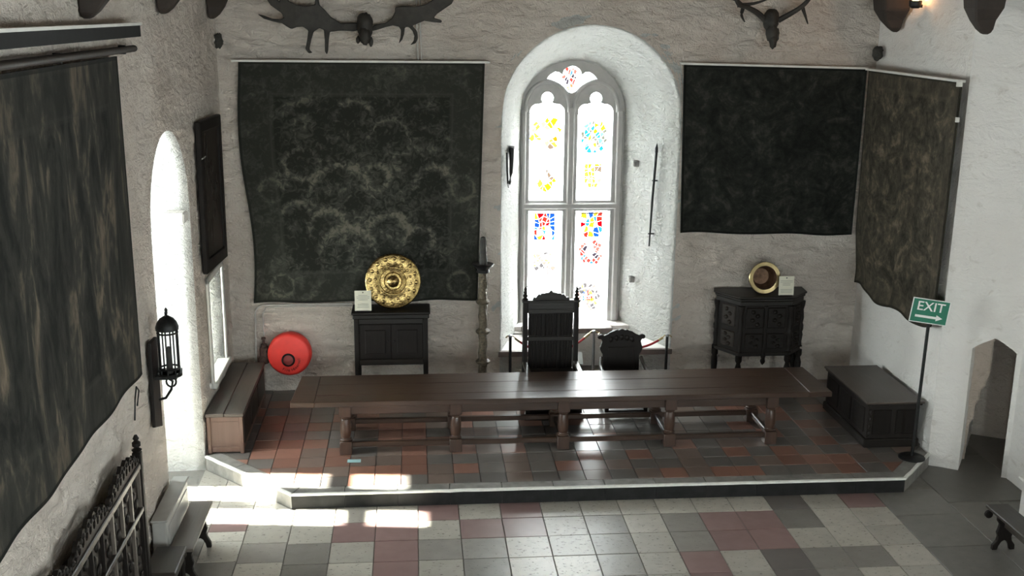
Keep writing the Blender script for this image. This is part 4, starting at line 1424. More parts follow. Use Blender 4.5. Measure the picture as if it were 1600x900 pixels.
for q in range(4):
    m.blob((X0 + .03, Y0 - .012, DZ + .2 + .1 * q), (.025, .015, .04), q, .2, 6)
m.build('carving', 'chest_dark', c2, smooth='all')


def rx(a):
    return Matrix.Rotation(a, 4, 'X')


def card_lines(mb, x0, x1, z0, z1, fn, seed):
    r = random.Random(seed)
    z = z1 - 0.07
    while z > z0 + 0.03:
        if not (abs((z - z0) / (z1 - z0) - 0.42) < 0.08):
            h = r.uniform(0.25, 0.42) * (x1 - x0)
            c = (x0 + x1) / 2
            mb.add([fn(c - h, z), fn(c + h, z), fn(c + h, z + .006), fn(c - h, z + .006)], [(0, 1, 2, 3)])
        z -= 0.022


def display_card(label, x0, x1, z0, z1, y, seed, tilt=0.08):
    t = thing('display_card', label, 'card', ((x0 + x1) / 2, y, z0))
    fn0 = lambda u, v, w: Vector((u, y + (v - z0) * tilt + w, v))
    MB().plate([(x0, z0), (x1, z0), (x1, z1), (x0, z1)], [], fn0, 0.008).build('card', 'card', t)
    m = MB()
    card_lines(m, x0, x1, z0, z1, lambda u, v: Vector((u, y + (v - z0) * tilt - 0.0015, v)), seed)
    m.build('print', 'ink', t)
    MB().lathe([(.009, 0), (.009, .006)], (0, 0), 10, Matrix.Translation(((x0 + x1) / 2, y + (z1 - z0 - .025) * tilt - .001, z1 - .025)) @ rx(PI / 2)).build('punch_hole', 'black', t)
    MB().box(x0 + .02, x1 - .02, y - .01, y + .05, z0 - .012, z0 + .002).build('foot', 'oak_dark', t)
    return t


# ------------------------------------------------------------------ side cupboard with the brass dish
sc_ = thing('side_cupboard', 'plain black oak cupboard on legs under the brass dish', 'cupboard', (-0.35, 15.6, DZ))
X0, X1, Y0, Y1 = -0.905, 0.17, 15.42, 15.86
MB().box(X0 - .035, X1 + .035, Y0 - .035, Y1 + .005, 1.51, 1.545).build('top', 'oak_dark_x', sc_, bevel=0.008)
MB().box(X0 - .02, X1 + .02, Y0 - .02, Y1, 1.44, 1.51).build('cornice', 'oak_dark_x', sc_, bevel=0.012)
for x in (X0, X1 - .07):
    for y in (Y0, Y1 - .07):
        MB().box(x, x + .07, y, y + .07, DZ, 1.44).build('leg', 'oak_dark', sc_, bevel=0.006)
MB().box(X0 + .06, X1 - .06, Y0 + .02, Y1 - .02, 0.82, 1.44).build('body', 'oak_dark', sc_)
MB().box(X0 + .07, X1 - .07, Y0 + .004, Y0 + .03, 0.73, 0.82).build('lower_rail', 'oak_dark_x', sc_, bevel=0.008)
MB().box(X0 + .07, X1 - .07, Y0 + .004, Y0 + .03, 1.36, 1.44).build('upper_rail', 'oak_dark_x', sc_, bevel=0.008)
dm = (X0 + X1) / 2
for a, b in ((X0 + .075, dm - .004), (dm + .004, X1 - .075)):
    d_ = MB().box(a, b, Y0 + .006, Y0 + .028, 0.825, 1.355).build('door', 'oak_dark', sc_, bevel=0.006)
    MB().box(a + .08, b - .08, Y0 - .004, Y0 + .01, 0.91, 1.27).build('door_panel', 'oak_dark', d_, bevel=0.012)
    k = b - .04 if b < dm else a + .04
    MB().lathe([(.006, 0), (.014, .012), (.004, .02)], (0, 0), 10, Matrix.Translation((k, Y0 + .008, 1.1)) @ rx(PI / 2)).build('knob', 'iron', d_, smooth=True)
MB().box(X0 + .02, X1 - .02, Y0 + .02, Y1 - .02, DZ + .12, DZ + .16).build('shelf', 'oak_dark_x', sc_)

bd = thing('brass_dish', 'large round embossed brass dish standing on the black cupboard', 'dish', (-0.33, 15.55, 1.545))
Mx = Matrix.Translation((-0.33, 15.62, 1.955)) @ rx(PI / 2 - 0.16)
prof = [(.001, -.035), (.39, -.02), (.405, .0), (.405, .012), (.392, .022), (.375, .012), (.30, .006), (.225, .004), (.205, .016), (.195, .016), (.185, .0), (.135, -.012), (.12, .01), (.105, .012), (.09, .012), (.06, .045), (.02, .06), (.001, .062)]
MB().lathe(prof, (0, 0), 48, Mx).build('dish', 'brass', bd, smooth=True)
m = MB()
for k in range(16):
    a = 2 * PI * k / 16
    for r_, sz in ((.335, .030), (.262, .02)):
        q = Mx @ Vector((r_ * math.cos(a + r_), r_ * math.sin(a + r_), .008))
        m.blob(q, (sz, .016, sz), k, 0.3, 5)
tag(m.build('embossing', 'brass', bd, smooth='all'), kind='stuff')
MB().box(-0.42, -0.24, 15.60, 15.70, 1.545, 1.60).build('stand_foot', 'oak_dark', bd)
MB().box(-0.36, -0.30, 15.685, 15.715, 1.56, 1.95).build('stand_back', 'oak_dark', bd)
display_card('cream card left of the big brass dish', -0.885, -0.645, 1.57, 1.865, 15.41, 1)

# ------------------------------------------------------------------ pricket stand
pk = thing('candle_stand', 'tall gilded pricket stand with dark candle left of the window', 'candle stand', (0.99, 15.6, DZ))
px_, py_ = 0.99, 15.62
m = MB()
N = 110
z0, z1 = DZ + 0.12, 2.13
vs_, fs_ = [], []
for i in range(N + 1):
    z = lerp(z0, z1, i / N)
    for k in range(16):
        a = 2 * PI * k / 16
        r = 0.062 + 0.007 * math.sin(3 * (a + z * 7)) + 0.005 * noise.noise(Vector((math.cos(a) * 3, math.sin(a) * 3, z * 16)))
        vs_.append((px_ + r * math.cos(a), py_ + r * math.sin(a), z))
for i in range(N):
    for k in range(16):
        k2 = (k + 1) % 16
        fs_.append((i * 16 + k, i * 16 + k2, (i + 1) * 16 + k2, (i + 1) * 16 + k))
fs_ += [tuple(range(15, -1, -1)), tuple(N * 16 + k for k in range(16))]
m.add(vs_, fs_).build('shaft', 'pricket', pk, smooth='all')
for z in (0.70, 1.17, 1.63):
    MB().lathe([(.06, z - .05), (.085, z - .035), (.105, z - .012), (.108, z + .008), (.085, z + .03), (.06, z + .05)], (px_, py_), 20).build('knop', 'pricket', pk, smooth=True)
MB().lathe([(.055, 2.06), (.10, 2.08), (.085, 2.12), (.11, 2.15), (.145, 2.175), (.16, 2.20), (.155, 2.205), (.12, 2.19), (.03, 2.185)], (px_, py_), 24).build('drip_pan', 'iron', pk, smooth=True)
MB().lathe([(.06, 2.185), (.062, 2.24), (.052, 2.40), (.045, 2.55), (.035, 2.60), (.012, 2.615)], (px_, py_), 14).build('candle', 'wax', pk, smooth=True)
MB().lathe([(.20, DZ), (.20, DZ + .03), (.13, DZ + .07), (.10, DZ + .13), (.06, DZ + .14)], (px_, py_), 20).build('base', 'pricket', pk, smooth=True)

# ------------------------------------------------------------------ canted cupboard on the right
cc = thing('canted_cupboard', 'black carved oak cupboard with canted sides right of the window', 'cupboard', (5.23, 15.6, DZ))
HEX = [(4.60, 15.88), (4.56, 15.74), (4.82, 15.31), (5.60, 15.31), (5.88, 15.60), (5.90, 15.88)]


def scaled(poly, k, c=(5.23, 15.62)):
    return [(c[0] + (p[0] - c[0]) * k, min(15.90, c[1] + (p[1] - c[1]) * k)) for p in poly]


MB().prism(scaled(HEX, 1.07), 1.70, 1.73).build('top', 'oak_dark_x', cc, bevel=0.008)
MB().prism(scaled(HEX, 1.035), 1.655, 1.70).build('cornice', 'oak_dark_x', cc, bevel=0.012)
MB().prism(scaled(HEX, 0.975), 0.86, 1.655).build('body', 'oak_dark', cc)
MB().prism(scaled(HEX, 1.0), 0.80, 0.865).build('lower_rail', 'oak_dark_x', cc, bevel=0.01)
MB().prism(scaled(HEX, 1.0), 1.585, 1.655).build('frieze', 'oak_dark_x', cc, bevel=0.008)
MB().prism(scaled(HEX, 1.0), DZ + .06, DZ + .12).build('pot_board', 'oak_dark_x', cc, bevel=0.01)
for i, (x, y) in enumerate(HEX):
    x, y = scaled([(x, y)], 0.97)[0]
    m = MB().lathe([(.04, DZ), (.05, DZ + .02), (.05, DZ + .05), (.035, DZ + .06), (.045, DZ + .13), (.05, DZ + .2), (.03, DZ + .24), (.045, DZ + .3), (.05, DZ + .42), (.03, DZ + .5), (.05, DZ + .54), (.05, DZ + .62)], (x, y), 14)
    m.build('column', 'oak_dark', cc, smooth=True)
    if 0 < i < 5:
        MB().lathe([(.05, .865), (.035, .88), (.03, .95), (.042, 1.05), (.032, 1.10), (.044, 1.14), (.044, 1.2), (.03, 1.24), (.042, 1.32), (.028, 1.45), (.045, 1.52), (.05, 1.585)], (x, y), 14).build('corner_baluster', 'oak_dark', cc, smooth=True)


def face_panels(a, b, spans, z_list, carved, inset=0.0):
    A_, B_ = Vector((a[0], a[1], 0)), Vector((b[0], b[1], 0))
    d_ = (B_ - A_).normalized()
    L = (B_ - A_).length
    nn = Vector((d_.y, -d_.x, 0))
    for s0, s1 in spans:
        for z0, z1 in z_list:
            pts = [A_ + d_ * (s0 * L), A_ + d_ * (s1 * L)]
            q = MB().add([p + nn * w + Vector((0, 0, z)) for w in (-.01, .02) for z in (z0, z1) for p in pts], [(0, 1, 3, 2), (4, 6, 7, 5), (0, 4, 5, 1), (2, 3, 7, 6), (0, 2, 6, 4), (1, 5, 7, 3)]).build('panel', carved, cc, bevel=0.012)
            m = MB()
            n = 4
            for k in range(n):
                t = (k + .5) / n
                c = A_ + d_ * (lerp(s0, s1, 0.5 + 0.13 * (-1) ** k) * L) + nn * 0.022
                m.blob((c.x, c.y, lerp(z0, z1, 0.1 + .8 * t)), (.035, .035, (z1 - z0) / n * 0.4), k, 0.35, 6)
            m.build('carving', carved, q, smooth='all')


H2 = scaled(HEX, 0.975)
face_panels(H2[1], H2[2], [(0.25, 0.78)], [(1.24, 1.56), (0.92, 1.16)], 'panel_wood')
face_panels(H2[2], H2[3], [(0.10, 0.46), (0.54, 0.90)], [(1.24, 1.56), (0.92, 1.16)], 'oak_dark')
face_panels(H2[3], H2[4], [(0.25, 0.75)], [(1.24, 1.56), (0.92, 1.16)], 'oak_dark')
MB().box(5.185, 5.235, 15.30, 15.33, 0.72, 1.585).build('centre_stile', 'oak_dark', cc, bevel=0.006)
MB().lathe([(.005, .66), (.03, .69), (.04, .72), (.025, .76), (.04, .80)], (5.21, 15.33), 12).build('pendant', 'oak_dark', cc, smooth=True)

bw = thing('brass_bowl', 'deep brass bowl tipped on its side on the canted cupboard', 'bowl', (5.22, 15.55, 1.73))
Mb = Matrix.Translation((5.21, 15.50, 1.975)) @ rx(PI / 2 - 0.10)
def open_lathe(prof, n, mat):
    vs_, fs_ = [], []
    for r_, z in prof:
        for k in range(n):
            a = 2 * PI * k / n
            vs_.append(mat @ Vector((r_ * math.cos(a), r_ * math.sin(a), z)))
    for j in range(len(prof) - 1):
        for k in range(n):
            fs_.append((j * n + k, j * n + (k + 1) % n, (j + 1) * n + (k + 1) % n, (j + 1) * n + k))
    return MB().add(vs_, fs_)


open_lathe([(.001, -.20), (.13, -.19), (.18, -.12), (.187, 0), (.235, .004), (.242, .012), (.235, .02), (.182, .016)], 40, Mb).build('bowl', 'brass_plain', bw, smooth=True)
open_lathe([(.182, .016), (.178, -.02), (.168, -.115), (.12, -.178), (.001, -.185)], 40, Mb).build('bowl_lining', 'copper_in', bw, smooth=True)
MB().box(5.12, 5.30, 15.52, 15.66, 1.73, 1.765).build('cradle', 'oak_dark', bw)
display_card('cream card right of the tipped brass bowl', 5.385, 5.615, 1.745, 2.03, 15.33, 2)

# ------------------------------------------------------------------ fire hose reel and pipes
hr = thing('hose_reel', 'bright red round fire hose reel cover on the back wall', 'hose reel', (-1.89, 15.8, 0.5))
Mh = Matrix.Translation((-1.885, 15.84, 0.82)) @ rx(PI / 2 - 0.05)
MB().lathe([(.30, -.06), (.315, -.05), (.325, .0), (.322, .11), (.30, .14), (.27, .15), (.001, .155)], (0, 0), 48, Mh).build('cover', 'red', hr, smooth=True)
HC = Vector((-0.015, -0.075, 0))
MB().lathe([(.10, .14), (.10, .165), (.092, .17), (.07, .17)], (HC.x, HC.y), 28, Mh).build('hub_ring', 'black', hr, smooth=True)
MB().lathe([(.074, .15), (.074, .172), (.06, .178), (.001, .18)], (HC.x, HC.y), 28, Mh).build('hub', 'red_hub', hr, smooth=True)
m = MB()
word = 'Fire Hosereel'
for k, chx in enumerate(word):
    if chx == ' ':
        continue
    a = math.radians(-118 + k * 10.2)
    ro = a + PI / 2

    def fnc(u, v, a=a, ro=ro):
        r = 0.178
        x = HC.x + r * math.cos(a) + u * math.cos(ro) - v * math.sin(ro)
        y = HC.y + r * math.sin(a) + u * math.sin(ro) + v * math.cos(ro)
        return Mh @ Vector((x, y, 0.1535 + 0.002 + 0.004 * (0.25 - math.hypot(x, y))))
    text_mesh(chx, 0.062, fnc, m)
m.build('lettering', 'black', hr, fix=False)
MB().box(-2.33, -2.20, 15.78, 15.90, 0.66, 0.92).build('valve_body', 'rust', hr, bevel=0.02)
MB().lathe([(.035, 0.92), (.045, 0.93), (.045, 0.96), (.02, 0.97), (.02, 1.03), (.035, 1.035), (.03, 1.06)], (-2.27, 15.84), 12).build('valve_stem', 'rust', hr, smooth=True)
MB().tube([(-2.22, 15.82, 0.86), (-2.15, 15.80, 0.85), (-2.08, 15.82, 0.84)], 0.045, 10).build('inlet', 'black', hr, smooth=True)
MB().blob((-2.29, 15.80, 0.72), (.07, .05, .07), 3, .25, 8).build('valve_bulb', 'rust', hr, smooth='all')
MB().box(-2.0, -1.77, 15.86, 15.92, 0.70, 0.94).build('wall_bracket', 'rust', hr)
wp = thing('water_pipe', 'thin painted pipes running up the wall beside the hose reel', 'pipe', (-2.3, 15.9, DZ))
pts = [(-2.41, 15.905, DZ), (-2.40, 15.905, 0.8), (-2.385, 15.905, 1.30)] + [(-2.385 + .14 * (1 - math.cos(a)), 15.905, 1.40 + .14 * math.sin(a)) for a in [PI / 2 * i / 6 for i in range(7)]] + [(-1.6, 15.905, 1.545), (-0.95, 15.905, 1.545)]
MB().tube(pts, 0.014, 8).build('pipe', 'pipe', wp, smooth=True)
pts = [(-2.27, 15.905, 1.06), (-2.275, 15.905, 1.40), (-2.23, 15.905, 1.50), (-2.1, 15.905, 1.515), (-0.95, 15.905, 1.515)]
MB().tube(pts, 0.011, 8).build('pipe', 'pipe', wp, smooth=True)
cdt = thing('conduit', 'thin pale twin conduit on the wall above the left tapestry', 'conduit', (0.09, 15.93, 5.1))
MB().tube([(0.07, 15.925, 5.12), (0.055, 15.925, 5.6), (0.05, 15.925, 6.6)], 0.012, 8).build('pipe', 'pipe', cdt, smooth=True)
MB().tube([(0.12, 15.925, 5.12), (0.105, 15.925, 5.6), (0.10, 15.925, 6.6)], 0.010, 8).build('pipe', 'pipe', cdt, smooth=True)

# ------------------------------------------------------------------ exit sign
ex = thing('exit_sign', 'green exit sign with white arrow on a slim black pole', 'sign', (6.45, 12.78, DZ))
MB().lathe([(.17, DZ), (.17, DZ + .012), (.15, DZ + .025), (.03, DZ + .03)], (6.445, 12.80), 24).build('base', 'iron', ex, smooth=True)
MB().tube([(6.445, 12.80, DZ + .02), (6.46, 12.79, 1.2), (6.475, 12.785, 2.30)], 0.021, 12).build('pole', 'iron', ex, smooth=True)
Ms = Matrix.Translation((6.452, 12.745, 2.19)) @ Matrix.Rotation(math.radians(-12), 4, 'Z') @ Matrix.Rotation(math.radians(6.5), 4, 'Y')


def sg(u, v, w):
    return Ms @ Vector((u, w, v))


hw, hh = 0.225, 0.152
bo = MB().plate([(-hw, -hh), (hw, -hh), (hw, hh), (-hw, hh)], [], lambda u, v, w: sg(u, v, w), 0.012).build('board', 'green', ex)
MB().plate([(-hw - .006, -hh - .006), (hw + .006, -hh - .006), (hw + .006, hh + .006), (-hw - .006, hh + .006)], [[(-hw + .004, -hh + .004), (hw - .004, -hh + .004), (hw - .004, hh - .004), (-hw + .004, hh - .004)]],
           lambda u, v, w: sg(u, v, w - .002), 0.012).build('border', 'white_print', ex)
m = MB()
text_mesh('EXIT', 0.165, lambda u, v: sg(u * 1.02, v + 0.005, -0.003), m)
text_mesh('EXIT', 0.165, lambda u, v: sg(u * 1.02 + .004, v + 0.007, -0.0035), m)
m.build('lettering', 'white_print', bo, fix=False)
MB().plate([(-.17, -.088), (.09, -.088), (.09, -.112), (.168, -.073), (.09, -.034), (.09, -.058), (-.17, -.058)], [], lambda u, v, w: sg(u, v, w - .004), 0.003).build('arrow', 'white_print', bo)

# ------------------------------------------------------------------ antlers
def ex_(p):
    return (-2.1 + (p[0] - 405) / 113.6, 5.71 - (p[1] - 25) / 117.0)


el = thing('elk_antlers', 'huge dark palmate elk antlers with skull above the left tapestry', 'antlers', (-0.66, 15.8, 5.5))
LEFT = [(556, 34), (530, 35), (515, 25), (506, 14), (499, 7), (497, -6), (500, -22), (493, -12), (492, 6), (478, 9), (462, 6), (452, 1), (448, -16), (440, -36), (440, -14), (438, 2), (430, -6), (419, -14), (408, -28),
        (416, -6), (424, 8), (440, 20), (443, 27), (438, 30), (425, 29), (412, 24), (403, 22), (412, 29), (425, 33), (440, 36), (447, 41), (454, 45), (462, 42), (472, 41), (480, 47), (478, 62), (475, 76), (480, 83), (486, 82), (481, 77),
        (484, 62), (488, 49), (497, 43), (504, 46), (505, 62), (505, 80), (508, 85), (510, 78), (511, 62), (513, 49), (530, 47), (550, 48), (558, 46)]
RIGHT = [(574, 44), (584, 37), (600, 34), (611, 26), (616, 16), (616, 9), (628, 7), (648, 8), (664, 4), (676, -4), (684, -20), (692, -36), (696, -18), (704, -30), (716, -22), (711, -8), (705, 3), (692, 12), (682, 19), (677, 25), (690, 29), (689, 33),
         (676, 32), (662, 30), (650, 35), (643, 38), (650, 46), (652, 57), (648, 66), (639, 69), (645, 62), (646, 54), (643, 46), (637, 40), (631, 41), (630, 51), (627, 60), (621, 67), (624, 56), (625, 46), (622, 40), (612, 38), (600, 41), (588, 45), (576, 48)]


def ant_fn(c):
    def f(u, v, w):
        d = abs(u - c)
        return Vector((u, 15.80 - 0.16 * min(1.0, d / 0.9) + 0.04 * math.sin(v * 7) + w, v))
    return f


for pts in (LEFT, RIGHT):
    MB().plate([ex_(p) for p in pts], [], ant_fn(-0.66), 0.05).build('antler', 'antler', el, bevel=0.012)
sk = MB()
sk.blob((-0.66, 15.74, 5.60), (.115, .14, .17), 1, .2, 10, 2.5)
sk.blob((-0.66, 15.66, 5.46), (.08, .10, .12), 2, .25, 9, 2.5)
sk.blob((-0.58, 15.68, 5.38), (.03, .04, .07), 4, .25, 6)
sk.blob((-0.76, 15.70, 5.40), (.03, .04, .05), 6, .25, 6)
sk.build('skull', 'antler', el, smooth='all')

sg_ = thing('stag_skull', 'dark stag skull with branching antlers above the right tapestry', 'antlers', (5.12, 15.8, 5.35))


def st_(p):
    return (5.12 + (p[0] - 1205) / 108.0, 5.38 + (70 - p[1]) / 112.0)


def ant_tube(pts, r0, r1, name):
    n = len(pts)
    P = []
    for i, p in enumerate(pts):
        x, z = st_(p)
        P.append(Vector((x, 15.72 - 0.05 * i, z)))
    # smooth subdivision
    Q, R_ = [], []
    for i in range(n - 1):
        for k in range(4):
            t = k / 4
            a, b, c, d = P[max(i - 1, 0)], P[i], P[i + 1], P[min(i + 2, n - 1)]
            Q.append(0.5 * ((2 * b) + (c - a) * t + (2 * a - 5 * b + 4 * c - d) * t * t + (-a + 3 * b - 3 * c + d) * t ** 3))
            R_.append(lerp(r0, r1, (i + t) / (n - 1)))
    Q.append(P[-1])
    R_.append(r1)
    return MB().tube(Q, R_, 8)


a1_ = ant_tube([(1196, 32), (1180, 20), (1162, 12), (1148, 8), (1139, -8), (1135, -30), (1140, -60)], .045, .018, 'antler').build('antler', 'antler', sg_, smooth=True)
for q in ([(1160, 11), (1156, 24), (1160, 35)], [(1150, 9), (1175, 6), (1200, -3)], [(1158, 10), (1148, 2), (1136, 0)], [(1139, -10), (1128, -18), (1120, -34)]):
    ant_tube(q, .034, .008, 'tine').build('tine', 'antler', a1_, smooth=True)
a2_ = ant_tube([(1216, 32), (1232, 22), (1247, 11), (1257, -2), (1262, -22), (1258, -52)], .045, .018, 'antler').build('antler', 'antler', sg_, smooth=True)
for q in ([(1252, 8), (1256, 22), (1260, 37)], [(1258, -4), (1270, -14), (1278, -30)]):
    ant_tube(q, .034, .008, 'tine').build('tine', 'antler', a2_, smooth=True)
sk = MB()
sk.blob((5.12, 15.73, 5.72), (.11, .13, .16), 5, .22, 10, 2.5)
sk.blob((5.13, 15.68, 5.55), (.085, .10, .14), 6, .3, 9, 3)
sk.blob((5.14, 15.64, 5.43), (.05, .07, .10), 7, .35, 8, 3)
sk.blob((5.21, 15.68, 5.52), (.03, .04, .09), 8, .4, 7, 3)
sk.build('skull', 'antler', sg_, smooth='all')


# ------------------------------------------------------------------ roof braces and corbels
def brace(label, x_wall, sgn, y0, y1, yb, zb, group='roof brace ends'):
    """timber wall post coming down from the roof, ragged pointed foot at (yb, zb)"""
    t = thing('roof_brace', label, 'beam', (x_wall + sgn * 0.16, yb, zb), group)
    secs = [(zb, yb - .06, yb + .05, .10), (zb + .06, yb - .13, yb + .11, .17), (zb + .16, lerp(yb, y0, .45), lerp(yb, y1, .5), .24), (zb + .30, y0 + .05, y1 - .05, .30), (zb + .8, y0 - .05, y1 + .05, .36), (ZTOP - .02, y0 - .05, y1 + .05, .40)]
    vs_, fs_ = [], []
    for k, (z, a, b, d) in enumerate(secs):
        x0, x1 = x_wall + sgn * .025, x_wall + sgn * d
        j = 0.025 * noise.noise(Vector((z * 3, yb, 1)))
        for (x, y) in ((x0, a), (x1, lerp(a, b, .25) + j), (x1, lerp(a, b, .75) + j), (x0, b)):
            vs_.append((x, y, z))
    for k in range(len(secs) - 1):
        for q in range(4):
            q2 = (q + 1) % 4
            fs_.append((k * 4 + q, k * 4 + q2, (k + 1) * 4 + q2, (k + 1) * 4 + q))
    fs_ += [(3, 2, 1, 0), tuple((len(secs) - 1) * 4 + q for q in range(4))]
    MB().add(vs_, fs_).build('wall_post', 'timber', t, bevel=0.02)
    MB().box(x_wall + sgn * .03, x_wall + sgn * .33, yb - .2, yb + .2, zb + .95, zb + 1.2).build('strap', 'timber', t)


brace('dark pointed roof brace end above the black pelmet', XL, 1, 9.3, 9.95, 9.56, 5.71)
brace('dark roof brace end above the left arched recess', XL, 1, 12.0, 12.85, 12.42, 5.74)
brace('dark roof brace end in the left back corner', XL, 1, 15.05, 15.62, 15.35, 5.67)
brace('dark roof brace end in the right back corner beside the warm lamp', 6.78, -1, 14.75, 15.65, 15.15, 5.58)
brace('dark pointed roof brace end above the doorway wall', 6.76, -1, 12.25, 12.95, 12.62, 5.60)
tag(MB().blob((-2.70, 15.86, 5.37), (.07, .07, .10), 2, .5, 8, 2.2).build('corbel_stone', 'dark_rock', smooth='all'), 'small dark corbel stone in the left back corner', 'stone')
cs = MB().blob((6.74, 15.72, 5.27), (.07, .10, .10), 5, .5, 8, 2.2)
tag(cs.build('corbel_stone', 'dark_rock', smooth='all'), 'small dark corbel stone in the right back corner', 'stone')
lm = thing('uplight', 'small warm lamp tucked beside the right roof brace', 'lamp', (6.68, 14.45, 5.92))
MB().lathe([(.05, 5.90), (.08, 5.93), (.085, 6.0), (.08, 6.0), (.06, 5.95), (.01, 5.94)], (6.66, 14.46), 14).build('cup', 'iron', lm, smooth=True)
MB().box(6.66, 6.755, 14.44, 14.48, 5.91, 5.95).build('arm', 'iron', lm)
bulb_m, bnt, bb = new_mat('warm_bulb')
bb.inputs['Emission Color'].default_value = (1.0, 0.55, 0.2, 1)
bb.inputs['Emission Strength'].default_value = 12.0
MB().blob((6.66, 14.46, 5.99), (.04, .04, .05), 1, 0.02, 8).build('bulb', bulb_m, lm, smooth='all')
ld = bpy.data.lights.new('lamp_glow', 'POINT')
ld.energy = 2.5
ld.color = (1.0, 0.5, 0.2)
ld.shadow_soft_size = 0.05
lo_ = bpy.data.objects.new('lamp_glow', ld)
COL.objects.link(lo_)
lo_.parent = lm
lo_.location = (-0.02, 0.01, 0.16)

# ------------------------------------------------------------------ left wall: picture panel, lantern
pp = thing('wall_panel', 'tall dark framed wooden panel on the left wall near the corner', 'panel', (XL + .06, 14.6, 2.45))
pts_o = [(13.88, 2.50), (15.38, 2.40), (15.42, 4.40), (13.90, 4.44)]
fnp = lambda off: (lambda u, v, w: Vector((XL + off + w, u, v)))
pts_i = [(14.04, 2.66), (15.24, 2.57), (15.27, 4.25), (14.05, 4.29)]
MB().plate(pts_o, [pts_i], fnp(.025), 0.07).build('frame', 'oak_dark', pp, bevel=0.012)
MB().plate([(p[0] + (-.02 if p[0] < 14.6 else .02), p[1] + (-.02 if p[1] < 3.5 else .02)) for p in pts_i], [], fnp(.03), 0.03).build('picture', 'panel_wood', pp)
m = MB()
rnd = random.Random(8)
for k in range(26):
    m.blob((XL + .062, rnd.uniform(14.12, 15.18), rnd.uniform(2.72, 4.18)), (.012, rnd.uniform(.05, .11), rnd.uniform(.06, .15)), k, .3, 6)
m.build('carving', 'panel_wood', pp, smooth='all')
MB().tube([(XL + .10, 13.90, 3.98), (XL + .105, 14.1, 3.985)], .008, 6).build('label_strip', 'rail', pp)

ln = thing('wall_lantern', 'black iron lantern on a dark board beside the bright arched recess', 'lantern', (XL + .1, 10.95, 1.6))
MB().plate([(10.80, 1.62), (11.10, 1.52), (11.12, 2.50), (10.84, 2.52)], [], fnp(.025), 0.035).build('back_board', 'oak_dark', ln, bevel=0.006)
lx, ly = XL + 0.19, 11.03
MB().box(XL + .05, lx + .09, ly - .13, ly + .17, 2.10, 2.13).build('shelf', 'iron', ln)
MB().tube([(XL + .06, ly, 1.84), (XL + .13, ly, 1.86), (lx, ly, 1.95), (lx + .02, ly, 2.04), (lx - .04, ly, 2.09)], .014, 8).build('scroll', 'iron', ln, smooth=True)
ring = [(lx + .05 * math.cos(a), ly + .02, 2.03 + .055 * math.sin(a)) for a in [2 * PI * i / 14 for i in range(15)]]
MB().tube(ring, .011, 6).build('loop', 'iron', ln, smooth=True)
cg = MB()
for z in (2.13, 2.19, 2.57, 2.62):
    pts = [(lx + .10 * math.cos(a), ly + .10 * math.sin(a), z) for a in [2 * PI * i / 16 for i in range(17)]]
    cg.tube(pts, .011, 6)
for i in range(8):
    a = 2 * PI * i / 8
    cg.tube([(lx + .10 * math.cos(a), ly + .10 * math.sin(a), 2.13), (lx + .10 * math.cos(a), ly + .10 * math.sin(a), 2.62)], .009, 6)
cg.build('cage', 'iron', ln, smooth=True)
MB().lathe([(.115, 2.60), (.118, 2.63), (.10, 2.68), (.07, 2.72), (.03, 2.745), (.012, 2.755), (.012, 2.80), (.018, 2.81), (.005, 2.835)], (lx, ly), 16).build('dome', 'iron', ln, smooth=True)
MB().box(lx - .006, lx + .006, ly - .05, ly + .05, 2.785, 2.797).build('finial_cross', 'iron', ln)
for s in (-1, 1):
    MB().tube([(lx, ly + s * .012, 2.74), (lx, ly + s * .05, 2.77), (lx, ly + s * .055, 2.80)], .006, 6).build('finial_scroll', 'iron', ln)
MB().lathe([(.035, 2.13), (.03, 2.36), (.012, 2.42)], (lx, ly), 10).build('candle', 'wax', ln, smooth=True)
MB().lathe([(.10, 2.10), (.125, 2.105), (.125, 2.135), (.10, 2.13)], (lx, ly), 16).build('tray', 'iron', ln, smooth=True)
tag(MB().tube([(XL + .03, 10.15, 1.95), (XL + .035, 10.2, 2.15), (XL + .03, 10.3, 2.24), (XL + .035, 10.36, 2.18), (XL + .03, 10.28, 2.05)], .008, 6).build('wire_loop', 'iron', smooth=True),
    'thin looped wire hanging on the left wall above the settle', 'wire')

